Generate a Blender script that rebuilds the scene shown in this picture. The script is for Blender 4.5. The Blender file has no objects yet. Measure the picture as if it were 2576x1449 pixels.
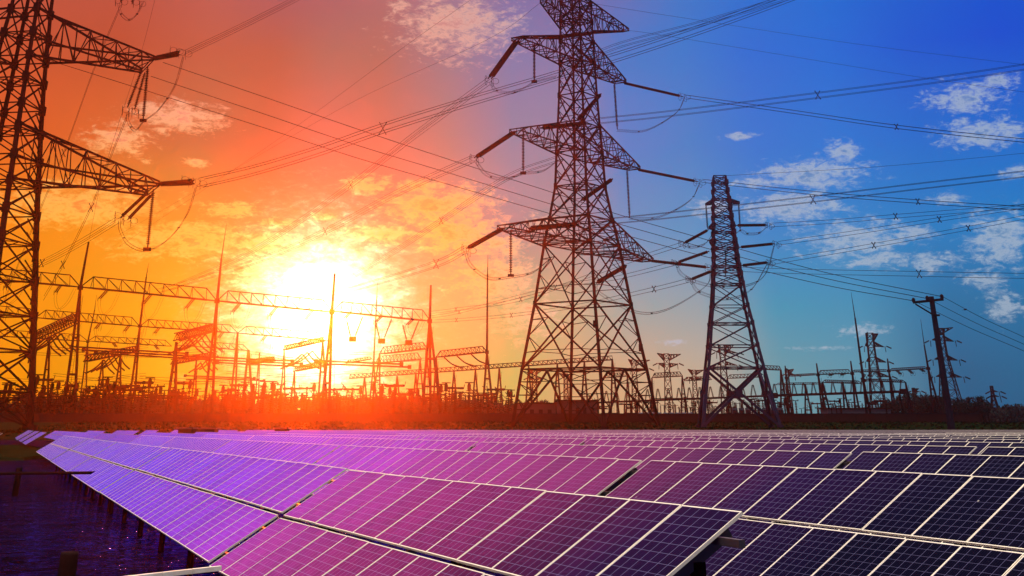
import bpy, math, random
from mathutils import Vector, Matrix
random.seed(7)
SC = bpy.context.scene
COL = SC.collection
R = math.radians
# ------------------------------------------------------------------ camera
F, PY, CX, TH = 3098., -560., 1288., R(27.85)      # photo measured on a 2576 x 1449 grid
CT, ST = math.cos(TH), math.sin(TH)
CAMZ = 3.3
cam = bpy.data.objects.new('camera', bpy.data.cameras.new('camera'))
COL.objects.link(cam)
cam.location = (0, 0, CAMZ)
cam.rotation_euler = (R(90) + TH, 0, 0)
cam.data.sensor_width = 36.0
cam.data.lens = F / 2576 * 36
cam.data.shift_y = -(724.5 - PY) / 2576
cam.data.clip_start = 0.1
cam.data.clip_end = 20000
SC.camera = cam

def ray(x, y):
    a = (x - CX) / F; b = (PY - y) / F
    return Vector((a, CT - b * ST, ST + b * CT))

def P(x, y, Y):
    r = ray(x, y); r *= Y / r.y
    return Vector((r.x, r.y, r.z + CAMZ))

def proj(p):
    X, Y, Z = p[0], p[1], p[2] - CAMZ
    d = Y * CT + Z * ST
    if d <= 0.5: return None
    return (CX + F * X / d, PY - F * (-Y * ST + Z * CT) / d)

def azel(x, y):
    r = ray(x, y)
    return math.degrees(math.atan2(r.x, r.y)), math.degrees(math.atan2(r.z, math.hypot(r.x, r.y)))

# ------------------------------------------------------------------ exposure
SC.view_settings.view_transform = 'Standard'
SC.view_settings.look = 'None'
SC.view_settings.exposure = 0.0
SC.view_settings.gamma = 1.0
SC.view_settings.use_curve_mapping = False
SC.render.engine = 'CYCLES'
SC.cycles.volume_bounces = 0
SC.cycles.max_bounces = 5
SC.cycles.transparent_max_bounces = 8

# ------------------------------------------------------------------ sun
SUNAZ, SUNEL = azel(800, 800)
SUND = Vector((math.sin(R(SUNAZ)) * math.cos(R(SUNEL)), math.cos(R(SUNAZ)) * math.cos(R(SUNEL)), math.sin(R(SUNEL))))
sun = bpy.data.objects.new('sun', bpy.data.lights.new('sun', 'SUN'))
COL.objects.link(sun)
sun.data.energy = 4.6
sun.data.angle = R(0.5)
sun.data.color = (1.0, 0.07, 0.002)
sun.rotation_euler = SUND.to_track_quat('Z', 'Y').to_euler()

# ------------------------------------------------------------------ sky
def lin(c):
    return tuple((v / 255 / 12.92 if v / 255 <= .04045 else ((v / 255 + .055) / 1.055) ** 2.4) for v in c)

SKY = [  # photo samples x, y, sRGB
 (250,100,(196,80,48)),(600,100,(206,94,66)),(900,100,(200,108,90)),(1150,100,(180,120,130)),(1330,100,(145,120,165)),(1700,100,(45,118,200)),(2000,100,(4,104,208)),(2500,100,(0,76,202)),
 (60,350,(226,92,32)),(250,350,(228,102,42)),(600,350,(228,112,64)),(900,350,(216,122,88)),(1150,350,(202,128,112)),(1350,350,(172,132,155)),(1650,350,(85,125,195)),(2000,350,(4,114,205)),(2500,350,(0,104,200)),
 (60,600,(252,135,15)),(250,600,(255,142,18)),(500,600,(255,155,38)),(800,600,(252,180,78)),(1100,600,(240,155,102)),(1350,600,(198,140,135)),(1700,600,(105,142,190)),(2000,600,(38,128,195)),(2500,600,(18,122,190)),
 (60,850,(255,140,0)),(250,850,(255,150,0)),(450,850,(255,180,15)),(620,850,(255,215,60)),(1000,850,(255,210,100)),(1200,850,(245,178,95)),(1400,850,(222,170,130)),(1700,850,(160,160,165)),(2000,850,(75,145,178)),(2500,850,(38,105,150)),
 (60,1000,(255,140,0)),(250,1000,(255,150,0)),(600,1000,(255,205,25)),(900,1000,(255,225,70)),(1200,1000,(250,182,85)),(1500,1000,(230,162,112)),(1700,1000,(208,170,135)),(2000,1000,(115,150,160)),(2500,1000,(42,88,128)),
]
# directions above and beside the picture (seen only in reflections)
SKYX = [(-60,5,(200,70,20)),(-40,30,(150,70,130)),(-20,26,(165,85,150)),(-20,38,(112,62,205)),(-10,32,(110,70,205)),(0,26,(90,90,190)),(0,40,(42,44,165)),(15,28,(10,50,160)),(30,30,(0,40,140)),
 (60,10,(10,40,90)),(-30,60,(40,30,150)),(20,60,(8,20,110)),(0,88,(12,20,100)),(-40,15,(190,80,40)),(-22,20,(185,82,70)),(-10,21,(175,90,105)),(2,21,(125,100,160))]
PTS = [(*azel(x, y), lin(c)) for x, y, c in SKY] + [(a, e, lin(c)) for a, e, c in SKYX]
HG, HD, HL = .955, .000075, 1010.
def haze_glow(a, e, L=HL):      # light the haze adds in this direction, taken off the sky behind it
    v = Vector((math.sin(R(a)) * math.cos(R(e)), math.cos(R(a)) * math.cos(R(e)), math.sin(R(e))))
    c = max(-1, min(1, v.dot(SUND)))
    ph = (1 - HG * HG) / (12.566 * (1 + HG * HG - 2 * HG * c) ** 1.5)
    Lr = min(L, 245 / max(.02, math.sin(R(max(e, .5)))))
    return [min(.8, ph * HD * Lr * sun.data.energy * k) for k in sun.data.color]
def skycol(a, e):
    s = [0, 0, 0]; w = 0
    for pa, pe, c in PTS:
        d2 = ((a - pa) * .9) ** 2 + (e - pe) ** 2 * 1.6
        k = 1 / (d2 + .25) ** 2.3
        w += k
        for i in range(3): s[i] += k * c[i]
    g_ = haze_glow(a, e)
    return tuple(max(s[i] / w - g_[i] * 1.0, s[i] / w * .2) * 1.05 for i in range(3))

world = bpy.data.worlds.new('World'); SC.world = world; world.use_nodes = True
nt = world.node_tree; nt.nodes.clear()
class NB:
    """small node-building helper"""
    def __init__(s, nt): s.nt = nt
    def n(s, t, **kw):
        nd = s.nt.nodes.new(t)
        for k, v in kw.items(): setattr(nd, k, v)
        return nd
    def link(s, a, b): s.nt.links.new(a, b)
    def put(s, sock, v):
        if isinstance(v, bpy.types.NodeSocket): s.link(v, sock)
        else: sock.default_value = v
    def m(s, op, a, b=0.0, c=0.0, clamp=False):
        nd = s.n('ShaderNodeMath', operation=op); nd.use_clamp = clamp
        s.put(nd.inputs[0], a); s.put(nd.inputs[1], b); s.put(nd.inputs[2], c)
        return nd.outputs[0]
    def vm(s, op, a, b=(0, 0, 0), out=0):
        nd = s.n('ShaderNodeVectorMath', operation=op)
        s.put(nd.inputs[0], a); s.put(nd.inputs[1], b)
        return nd.outputs[out]
    def mr(s, v, a, b, c=0.0, d=1.0, smooth=False):
        nd = s.n('ShaderNodeMapRange'); nd.interpolation_type = 'SMOOTHSTEP' if smooth else 'LINEAR'
        s.put(nd.inputs[0], v)
        for i, q in enumerate((a, b, c, d)): s.put(nd.inputs[i + 1], q)
        return nd.outputs[0]
    def mix(s, f, a, b, mode='MIX'):
        nd = s.n('ShaderNodeMix'); nd.data_type = 'RGBA'; nd.blend_type = mode
        s.put(nd.inputs[0], f)
        for sock, v in ((nd.inputs[6], a), (nd.inputs[7], b)):
            if isinstance(v, tuple) and len(v) == 3: v = (*v, 1)
            s.put(sock, v)
        return nd.outputs[2]
    def noise(s, vec, scale, det=2.0, rough=.5, dist=0.0, out=0):
        nd = s.n('ShaderNodeTexNoise')
        if vec is not None: s.link(vec, nd.inputs['Vector'])
        nd.inputs['Scale'].default_value = scale; nd.inputs['Detail'].default_value = det
        nd.inputs['Roughness'].default_value = rough; nd.inputs['Distortion'].default_value = dist
        return nd.outputs[out]

b = NB(nt)
tc = b.n('ShaderNodeTexCoord').outputs['Generated']
sep = b.n('ShaderNodeSeparateXYZ'); b.link(tc, sep.inputs[0])
sx, sy, sz = sep.outputs
AZ = b.m('MULTIPLY', b.m('ARCTAN2', sx, sy), 57.29578)
EL = b.m('MULTIPLY', b.m('ARCSINE', sz), 57.29578)
A0, A1 = -60., 60.
tAZ = b.mr(AZ, A0, A1)
stops = [-60, -40, -28, -22, -18, -14, -11, -8.5, -6, -3, 0, 2.5, 5, 8, 11, 14.5, 18, 22, 28, 60]
levels = [0.0, 2.0, 4.5, 7.5, 11.0, 15.0, 19.0, 25.0, 34.0, 50.0, 80.0]
prev = None
for i, e in enumerate(levels):
    rp = b.n('ShaderNodeValToRGB'); cr = rp.color_ramp; cr.interpolation = 'LINEAR'
    b.link(tAZ, rp.inputs[0])
    for j, a in enumerate(stops):
        t = (a - A0) / (A1 - A0)
        if j == 0: el = cr.elements[0]; el.position = 0
        elif j == 1: el = cr.elements[1]; el.position = t
        else: el = cr.elements.new(t)
        el.color = (*skycol(a, e), 1)
    prev = rp.outputs[0] if prev is None else b.mix(b.mr(EL, levels[i - 1], e), prev, rp.outputs[0])
sky = prev
# dusk behind the viewer; added unseen bright zenith to light the panel frames
back = b.mr(sy, 0.35, -0.5, smooth=True)
sky = b.mix(back, sky, (.10, .09, .16))
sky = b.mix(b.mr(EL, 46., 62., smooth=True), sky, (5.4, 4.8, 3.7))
# clouds: noise gathered in the regions where the photo has them
CL = [(1150,60,210,120,.9),(1010,20,90,60,.6),(450,295,150,50,1),(300,350,110,60,.9),(490,410,50,18,.8),(375,407,30,12,.7),(200,520,280,75,.95),(580,527,85,28,1),(480,605,220,55,1),(655,615,130,45,1),
 (760,690,200,60,1.2),(930,465,85,32,1),(1090,520,170,70,1),(950,590,150,40,.95),(1150,590,150,80,1),(1240,700,150,90,.95),(1330,790,170,100,.75),(1080,800,90,30,.5),(820,545,50,20,.9),
 (2430,245,140,50,.95),(2470,335,130,50,1),(2510,200,70,30,.8),(2040,440,170,50,1),(2120,385,70,40,.9),(1990,520,190,55,.9),(2150,600,190,75,.9),(2290,590,90,40,.8),(2510,600,110,100,.95),(2530,770,90,60,.8),
 (1790,520,70,36,.9),(2220,655,160,40,.8),(2560,435,70,26,.9),(1860,343,80,16,.75),(1690,860,50,12,.8),(2170,830,120,26,.75),(2090,875,200,12,.55),(1360,560,70,40,.7),(1260,620,110,60,.8),(1050,470,120,40,.8),(1180,500,120,50,.8),(2330,660,150,36,.75),(2380,500,90,30,.7),(2470,700,110,40,.75),(1900,460,90,24,.8),(350,640,200,30,.6),(700,560,120,26,.7)]
ccomb = b.n('ShaderNodeCombineXYZ'); b.link(AZ, ccomb.inputs[0]); b.link(EL, ccomb.inputs[1])
uv = ccomb.outputs[0]
mask = None
for (x, y, rx, ry, w) in CL:
    a0, e0 = azel(x, y); a1, _ = azel(x + rx, y); _, e1 = azel(x, y - ry)
    q = b.vm('MULTIPLY', b.vm('SUBTRACT', uv, (a0, e0, 0)), (1 / max(.1, a1 - a0), 1 / max(.1, e1 - e0), 0))
    l = b.vm('LENGTH', q, out=1)
    g = b.m('MULTIPLY_ADD', l, -.62, w * .62 + .06)
    mask = g if mask is None else b.m('SMOOTH_MAX', mask, g, .12)
warp = b.vm('MULTIPLY', uv, (.62, 1.35, 1))
nz = b.noise(warp, 1.9, 10, .68, .6)
nz2 = b.noise(warp, 5.0, 6, .7, .5)
wav = b.m('ADD', b.m('MULTIPLY', nz, 1.0), b.m('MULTIPLY', nz2, .58))
dens_raw = b.m('ADD', wav, b.m('MULTIPLY', mask, .62))
dens = b.mr(dens_raw, .83, 1.18, smooth=True)
dens = b.m('MULTIPLY', dens, b.mr(mask, -.55, .05, smooth=True))
core = b.mr(dens_raw, 1.06, 1.30, smooth=True)
# cloud colours: gold near the sun, rose higher, grey white on the blue side
right = b.mr(AZ, -4., 7., smooth=True)
high = b.mr(EL, 7., 15., smooth=True)
litL = b.mix(high, lin((255, 196, 84)), lin((226, 176, 156)))
lit = b.mix(right, litL, lin((172, 188, 205)))
darkc = b.mix(right, b.mix(high, lin((236, 138, 48)), lin((196, 140, 135))), b.mix(.55, sky, lin((120, 150, 175))))
ccol = b.mix(core, lit, darkc)
sky = b.mix(b.m('MULTIPLY', dens, .86), sky, ccol)
# glow of the low sun
dt = b.vm('DOT_PRODUCT', tc, tuple(SUND), out=1)
ang = b.m('MULTIPLY', b.m('ARCCOSINE', b.m('MINIMUM', dt, .999999)), 57.29578)
angn = b.m('MULTIPLY', ang, b.m('ADD', b.m('MULTIPLY', wav, -1.3), 2.05))
core_g = b.m('EXPONENT', b.m('MULTIPLY', b.m('POWER', b.m('DIVIDE', angn, 2.15), 1.8), -1))
halo = b.m('EXPONENT', b.m('MULTIPLY', ang, -.48))
def scaled(col, f):
    nd = b.n('ShaderNodeVectorMath', operation='SCALE'); nd.inputs[0].default_value = col; b.put(nd.inputs['Scale'], f); return nd.outputs[0]
tot = b.vm('ADD', sky, scaled((4.2, 3.9, 2.9), core_g))
tot = b.vm('ADD', tot, scaled((.32, .30, .10), halo))
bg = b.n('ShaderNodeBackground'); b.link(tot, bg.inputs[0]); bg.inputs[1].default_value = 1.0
st = b.n('ShaderNodeTexSky'); st.sky_type = 'NISHITA'; st.sun_disc = False
st.sun_elevation = R(SUNEL); st.sun_rotation = R(SUNAZ)
bg2 = b.n('ShaderNodeBackground'); b.link(st.outputs[0], bg2.inputs[0]); bg2.inputs[1].default_value = 0.001
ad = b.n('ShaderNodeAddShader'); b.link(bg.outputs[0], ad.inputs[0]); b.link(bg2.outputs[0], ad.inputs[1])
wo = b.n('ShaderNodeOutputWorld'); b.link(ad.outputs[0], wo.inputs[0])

# ------------------------------------------------------------------ materials
def mat(name, base, rough=.6, metal=0.0, var=.25, vscale=3.0, spec=.5, tint=None, bump=0.0):
    m = bpy.data.materials.new(name); m.use_nodes = True
    q = NB(m.node_tree); bs = m.node_tree.nodes['Principled BSDF']
    co = q.n('ShaderNodeTexCoord').outputs['Object']
    n1 = q.noise(co, vscale, 5, .6)
    f = q.mr(n1, .3, .7)
    c0 = tuple(v * (1 - var) for v in base); c1 = tuple(min(1, v * (1 + var)) for v in base)
    q.link(q.mix(f, c0, c1), bs.inputs['Base Color'])
    q.link(q.mr(n1, .2, .8, max(0.02, rough - .08), min(1, rough + .08)), bs.inputs['Roughness'])
    bs.inputs['Metallic'].default_value = metal
    bs.inputs['Specular IOR Level'].default_value = spec
    if tint: bs.inputs['Specular Tint'].default_value = (*tint, 1)
    if bump:
        bp = q.n('ShaderNodeBump'); bp.inputs['Strength'].default_value = bump
        q.link(n1, bp.inputs['Height']); q.link(bp.outputs[0], bs.inputs['Normal'])
    return m
M = {}
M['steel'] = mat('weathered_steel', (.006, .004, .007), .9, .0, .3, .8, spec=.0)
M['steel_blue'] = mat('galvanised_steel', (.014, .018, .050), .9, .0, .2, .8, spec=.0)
M['wire'] = mat('conductor_metal', (.008, .006, .010), .9, .0, spec=.0)
M['porcelain'] = mat('brown_porcelain', (.010, .004, .005), .8, 0, .2, 2, spec=.0)
M['concrete'] = mat('concrete', (.012, .012, .026), .9, 0, .25, 1.5, spec=.0, bump=.2)
M['frame'] = mat('anodised_aluminium', (.92, .87, .74), .5, .25, .05, 3)
M['frame_far'] = mat('darkened_aluminium', (.34, .30, .28), .6, 0, .1, 3, spec=.1)  # darker copy of the frame metal, dimming of far rows put into its colour
M['rail'] = mat('galvanised_rail', (.08, .07, .08), .5, .6)
M['rail_light'] = mat('bright_walkway_rail', (.98, .92, .75), .6, .0)
M['pile'] = mat('dark_concrete_pile', (.016, .007, .007), .9, 0, .4, 4, spec=.0, bump=.4)
M['grass'] = mat('grass', (.0035, .008, .003), .95, 0, .6, .25, spec=.0)
M['leaf'] = mat('leaves', (.010, .016, .018), .9, 0, .4, .5, spec=.0)
M['bark'] = mat('bark', (.012, .01, .01), .9, spec=.0)
M['white'] = mat('white_painted_metal', (.06, .07, .11), .8, 0, .1, spec=.0)
M['plaster'] = mat('pale_plaster', (.05, .038, .045), .9, 0, .15, .4, spec=.0)
M['hut'] = mat('dark_red_cladding', (.03, .012, .012), .9, 0, .2, 1, spec=.0)

GLARE_GAIN = .70
def cell_mat():
    m = bpy.data.materials.new('solar_cells'); m.use_nodes = True
    q = NB(m.node_tree); bs = m.node_tree.nodes['Principled BSDF']
    uvn = q.n('ShaderNodeUVMap').outputs[0]
    sp = q.n('ShaderNodeSeparateXYZ'); q.link(uvn, sp.inputs[0])
    u, v = sp.outputs[0], sp.outputs[1]
    def line(c, n, w, off=0.0):
        fr = q.m('FRACT', q.m('MULTIPLY_ADD', c, float(n), off))
        d = q.m('ABSOLUTE', q.m('SUBTRACT', fr, .5))
        return q.mr(d, .5 - w, .5 - w * .35)
    gu = line(u, 6, .034); gv = line(v, 10, .030)
    bus = q.m('MULTIPLY', line(u, 24, .07), .10)
    grid = q.m('MAXIMUM', q.m('MAXIMUM', q.m('MULTIPLY', gu, .9), q.m('MULTIPLY', gv, .75)), bus)
    cellid = q.vm('FLOOR', q.vm('MULTIPLY', uvn, (6, 10, 1)))
    wn = q.n('ShaderNodeTexWhiteNoise'); wn.noise_dimensions = '3D'; q.link(cellid, wn.inputs['Vector'])
    oi = q.n('ShaderNodeObjectInfo')
    tone = q.m('ADD', q.m('MULTIPLY', wn.outputs[0], .5), q.m('MULTIPLY', oi.outputs['Random'], .6))
    cell = q.mix(tone, (.0008, .0006, .006), (.0016, .001, .014))
    co = q.n('ShaderNodeTexCoord').outputs['Object']
    dirt = q.noise(co, 1.7, 6, .65)
    bs.inputs['Specular IOR Level'].default_value = 0.1
    q.link(q.mix(grid, cell, (.05, .05, .25)), bs.inputs['Base Color']); bs.inputs['Roughness'].default_value = .5
    # tinted mirror that strengthens towards grazing angles, then reflected glare painted as diffuse colour
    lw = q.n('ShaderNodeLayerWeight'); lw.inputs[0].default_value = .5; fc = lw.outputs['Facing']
    gl = q.n('ShaderNodeBsdfGlossy'); gl.inputs['Color'].default_value = (1.0, .42, .95, 1)
    q.link(q.mr(dirt, .3, .75, .14, .30), gl.inputs['Roughness'])
    m1 = q.n('ShaderNodeMixShader'); q.link(q.m('MULTIPLY', q.mr(fc, .66, .86, .010, .80, smooth=True), q.m('MULTIPLY_ADD', grid, -.75, 1.0)), m1.inputs[0])
    q.link(bs.outputs[0], m1.inputs[1]); q.link(gl.outputs[0], m1.inputs[2])
    df = q.n('ShaderNodeBsdfDiffuse')
    glare_ramp = q.n('ShaderNodeValToRGB'); q.link(fc, glare_ramp.inputs[0]); cr = glare_ramp.color_ramp  # sky glare and its fall-off painted into the cell colour by view angle
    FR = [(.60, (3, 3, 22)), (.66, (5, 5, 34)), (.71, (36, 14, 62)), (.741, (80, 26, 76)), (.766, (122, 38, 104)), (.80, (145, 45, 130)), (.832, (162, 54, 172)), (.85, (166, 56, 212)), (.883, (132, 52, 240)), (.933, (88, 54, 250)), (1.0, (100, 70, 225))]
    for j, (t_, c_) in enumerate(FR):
        el = cr.elements[0] if j == 0 else (cr.elements[1] if j == 1 else cr.elements.new(t_)); el.position = t_; el.color = (*[v_ * GLARE_GAIN for v_ in lin(c_)], 1)
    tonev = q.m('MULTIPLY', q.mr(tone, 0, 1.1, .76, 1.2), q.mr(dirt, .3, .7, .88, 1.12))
    pv = q.n('ShaderNodeTexVoronoi'); pv.inputs['Scale'].default_value = 1.1
    offv = q.vm('ADD', co, q.vm('MULTIPLY', oi.outputs['Location'], (.37, .61, .23))); q.link(offv, pv.inputs['Vector'])
    spot = q.mr(q.m('ADD', pv.outputs['Distance'], q.m('MULTIPLY', dirt, .05)), .050, .043, 0, .8)
    vv = q.n('ShaderNodeVectorMath', operation='SCALE'); q.link(glare_ramp.outputs[0], vv.inputs[0]); q.link(tonev, vv.inputs['Scale'])
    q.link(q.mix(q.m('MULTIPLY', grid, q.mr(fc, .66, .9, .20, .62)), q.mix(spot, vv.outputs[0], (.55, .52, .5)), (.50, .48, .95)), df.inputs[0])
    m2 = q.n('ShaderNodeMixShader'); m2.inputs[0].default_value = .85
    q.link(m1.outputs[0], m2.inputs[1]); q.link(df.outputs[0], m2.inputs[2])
    q.link(m2.outputs[0], m.node_tree.nodes['Material Output'].inputs[0])
    return m
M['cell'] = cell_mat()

def water_mat():
    m = bpy.data.materials.new('rippled_water'); m.use_nodes = True
    q = NB(m.node_tree); bs = m.node_tree.nodes['Principled BSDF']
    co = q.n('ShaderNodeTexCoord').outputs['Object']
    mp = q.n('ShaderNodeMapping'); q.link(co, mp.inputs[0]); mp.inputs['Rotation'].default_value = (0, 0, R(-8)); mp.inputs['Scale'].default_value = (.7, 1.0, 1)
    n1 = q.noise(mp.outputs[0], .9, 2, .5, .5)
    n2 = q.noise(mp.outputs[0], 2.6, 2, .5, .3)
    h = q.m('ADD', n1, q.m('MULTIPLY', n2, .35))
    bp = q.n('ShaderNodeBump'); bp.inputs['Strength'].default_value = 1.0; bp.inputs['Distance'].default_value = 1.5
    q.link(h, bp.inputs['Height']); q.link(bp.outputs[0], bs.inputs['Normal'])
    bs.inputs['Base Color'].default_value = (.007, .0010, .0008, 1)
    bs.inputs['Roughness'].default_value = .5; bs.inputs['Specular IOR Level'].default_value = 0
    gl = q.n('ShaderNodeBsdfGlossy'); gl.inputs['Color'].default_value = (.04, .09, 1.0, 1); gl.inputs['Roughness'].default_value = .03
    q.link(bp.outputs[0], gl.inputs['Normal'])
    fr = q.n('ShaderNodeFresnel'); fr.inputs[0].default_value = 1.33; q.link(bp.outputs[0], fr.inputs['Normal'])
    mx = q.n('ShaderNodeMixShader'); patch = q.mr(q.noise(co, .055, 4, .6), .36, .60, .45, 1.0, smooth=True)
    q.link(q.m('MULTIPLY', q.mr(fr.outputs[0], .02, .7, 0, 1), patch), mx.inputs[0]); q.link(bs.outputs[0], mx.inputs[1]); q.link(gl.outputs[0], mx.inputs[2])
    q.link(mx.outputs[0], m.node_tree.nodes['Material Output'].inputs[0])
    return m
M['water'] = water_mat()

def brick_mat():
    m = bpy.data.materials.new('dark_red_brick'); m.use_nodes = True
    q = NB(m.node_tree); bs = m.node_tree.nodes['Principled BSDF']
    co = q.n('ShaderNodeTexCoord').outputs['Object']
    sp = q.n('ShaderNodeSeparateXYZ'); q.link(co, sp.inputs[0])
    cm = q.n('ShaderNodeCombineXYZ'); q.link(sp.outputs[0], cm.inputs[0]); q.link(sp.outputs[2], cm.inputs[1])
    br = q.n('ShaderNodeTexBrick'); q.link(cm.outputs[0], br.inputs[0])
    br.inputs['Color1'].default_value = (.030, .010, .012, 1); br.inputs['Color2'].default_value = (.038, .014, .014, 1)
    br.inputs['Mortar'].default_value = (.03, .018, .02, 1); br.inputs['Scale'].default_value = 2.0
    n = q.noise(co, .12, 5, .6)
    q.link(q.mix(q.mr(n, .35, .7), br.outputs[0], (.022, .010, .012)), bs.inputs['Base Color'])
    bs.inputs['Roughness'].default_value = .9; bs.inputs['Specular IOR Level'].default_value = 0
    return m
M['brick'] = brick_mat()

# ------------------------------------------------------------------ mesh helpers
class MB:
    def __init__(s): s.v = []; s.f = []
    def bar(s, p, q, w, w2=None, caps=False, n=4):
        p = Vector(p); q = Vector(q); d = q - p
        if d.length < 1e-6: return s
        d.normalize()
        a = d.cross(Vector((0, 0, 1)) if abs(d.z) < .95 else Vector((1, 0, 0))).normalized(); c = d.cross(a)
        w2 = w if w2 is None else w2
        k = len(s.v)
        for (o, r) in ((p, w / 2), (q, w2 / 2)):
            for i in range(n):
                t = (i + .5) * 2 * math.pi / n; rr = r * (1.414 if n == 4 else 1)
                s.v.append(o + a * math.cos(t) * rr + c * math.sin(t) * rr)
        for i in range(n):
            j = (i + 1) % n; s.f.append((k + i, k + j, k + n + j, k + n + i))
        if caps: s.f.append(tuple(range(k + n - 1, k - 1, -1))); s.f.append(tuple(range(k + n, k + 2 * n)))
        return s
    def path(s, pts, w, n=4):
        pts = [Vector(p) for p in pts]; k = len(s.v); m = len(pts)
        for i, p in enumerate(pts):
            d = (pts[min(i + 1, m - 1)] - pts[max(i - 1, 0)]).normalized()
            a = d.cross(Vector((0, 0, 1)) if abs(d.z) < .95 else Vector((1, 0, 0))).normalized(); c = d.cross(a)
            for j in range(n):
                t = (j + .5) * 2 * math.pi / n
                s.v.append(p + a * math.cos(t) * w / 2 + c * math.sin(t) * w / 2)
        for i in range(m - 1):
            for j in range(n):
                j2 = (j + 1) % n
                s.f.append((k + i * n + j, k + i * n + j2, k + (i + 1) * n + j2, k + (i + 1) * n + j))
        return s
    def box(s, c, sz, mtx=None):
        k = len(s.v); c = Vector(c)
        for x in (-.5, .5):
            for y in (-.5, .5):
                for z in (-.5, .5):
                    v = Vector((x * sz[0], y * sz[1], z * sz[2]))
                    if mtx: v = mtx @ v
                    s.v.append(c + v)
        s.f += [tuple(k + i for i in f) for f in ((0, 1, 3, 2), (4, 6, 7, 5), (0, 4, 5, 1), (2, 3, 7, 6), (0, 2, 6, 4), (1, 5, 7, 3))]
        return s
    def quad(s, a, b_, c, d):
        k = len(s.v); s.v += [Vector(a), Vector(b_), Vector(c), Vector(d)]; s.f.append((k, k + 1, k + 2, k + 3)); return s
    def lathe(s, p, q, prof, n=8):
        """prof: list of (t along, radius)"""
        p = Vector(p); q = Vector(q); d = q - p; dn = d.normalized()
        a = dn.cross(Vector((0, 0, 1)) if abs(dn.z) < .95 else Vector((1, 0, 0))).normalized(); c = dn.cross(a)
        k = len(s.v)
        for t, r in prof:
            for j in range(n):
                th = j * 2 * math.pi / n
                s.v.append(p + d * t + (a * math.cos(th) + c * math.sin(th)) * r)
        for i in range(len(prof) - 1):
            for j in range(n):
                j2 = (j + 1) % n
                s.f.append((k + i * n + j, k + i * n + j2, k + (i + 1) * n + j2, k + (i + 1) * n + j))
        return s
    def string(s, p, q, r, pitch=None, n=8):
        """insulator string: sheds on a thin rod, with end fittings"""
        L = (Vector(q) - Vector(p)).length; pitch = pitch or r * .95
        m = max(3, int(L * .88 / pitch)); prof = [(0, r * .34), (.06, r * .34)]
        for i in range(m):
            t = .06 + .88 * i / m; dt = .88 / m
            prof += [(t, r * .32), (t + dt * .25, r), (t + dt * .5, r * .95), (t + dt * .55, r * .32)]
        prof += [(.94, r * .36), (1, r * .34)]
        return s.lathe(p, q, prof, n)
    def ring(s, c, r, w, axis=(0, 1, 0), n=14, sq=1.0):
        ax = Vector(axis).normalized(); a = ax.cross(Vector((0, 0, 1)) if abs(ax.z) < .95 else Vector((1, 0, 0))).normalized(); e = ax.cross(a)
        pts = [Vector(c) + a * math.cos(2 * math.pi * i / n) * r + e * math.sin(2 * math.pi * i / n) * r * sq for i in range(n + 1)]
        return s.path(pts, w)
    def build(s, name, m, parent=None, loc=None, smooth=False):
        me = bpy.data.meshes.new(name); o0 = Vector(loc) if loc is not None else Vector((0, 0, 0))
        me.from_pydata([tuple(v - o0) for v in s.v], [], s.f)
        me.materials.append(m); me.update()
        if smooth:
            for p in me.polygons: p.use_smooth = True
        o = bpy.data.objects.new(name, me); COL.objects.link(o)
        if parent is not None:
            o.parent = parent
            o.location = o0 - parent.location if loc is not None else -parent.location
        else: o.location = o0
        return o

def tag(o, label=None, cat=None, group=None, kind=None):
    if label: o['label'] = label
    if cat: o['category'] = cat
    if group: o['group'] = group
    if kind: o['kind'] = kind
    return o
def empty(name, loc, label, cat, group=None, rz=0.0):
    o = bpy.data.objects.new(name, None); COL.objects.link(o); o.location = loc; o.rotation_euler = (0, 0, rz)
    o.empty_display_size = .5
    return tag(o, label, cat, group)
def lerp(a, b_, t): return Vector(a) * (1 - t) + Vector(b_) * t
def smooth_path(pts, n=6):
    """Catmull-Rom through points"""
    pts = [Vector(p) for p in pts]
    if len(pts) < 3: return [lerp(pts[0], pts[-1], i / n) for i in range(n + 1)]
    e = [pts[0] * 2 - pts[1]] + pts + [pts[-1] * 2 - pts[-2]]; out = []
    for i in range(1, len(e) - 2):
        p0, p1, p2, p3 = e[i - 1:i + 3]
        for k in range(n):
            t = k / n
            out.append(.5 * ((2 * p1) + (p2 - p0) * t + (2 * p0 - 5 * p1 + 4 * p2 - p3) * t * t + (3 * p1 - p0 - 3 * p2 + p3) * t ** 3))
    out.append(pts[-1]); return out

# ------------------------------------------------------------------ ground and water
YB = 432.0                                           # the field of panels ends here
prof = [(YB - 3, -1.0), (YB, .35), (YB + 8, 1.6), (480, 2.9), (515, 4.4), (545, 5.25), (700, 5.3), (1005, 5.3)]
g = MB(); xs = [-495, -400, -200, -80, 0, 80, 200, 400, 495]
for (y, z) in prof:
    for x in xs: g.v.append(Vector((x, y, z)))
for i in range(len(prof) - 1):
    for j in range(len(xs) - 1):
        k = i * len(xs) + j; g.f.append((k, k + 1, k + len(xs) + 1, k + len(xs)))
tag(g.build('ground', M['grass']), 'grassy bank and plain under the substation, dark green at right', None, None, 'structure')
tag(MB().quad((-495, -120, 0), (495, -120, 0), (495, YB, 0), (-495, YB, 0)).build('water', M['water']), 'dark rippled water under and beside the solar tables', None, None, 'structure')
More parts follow.
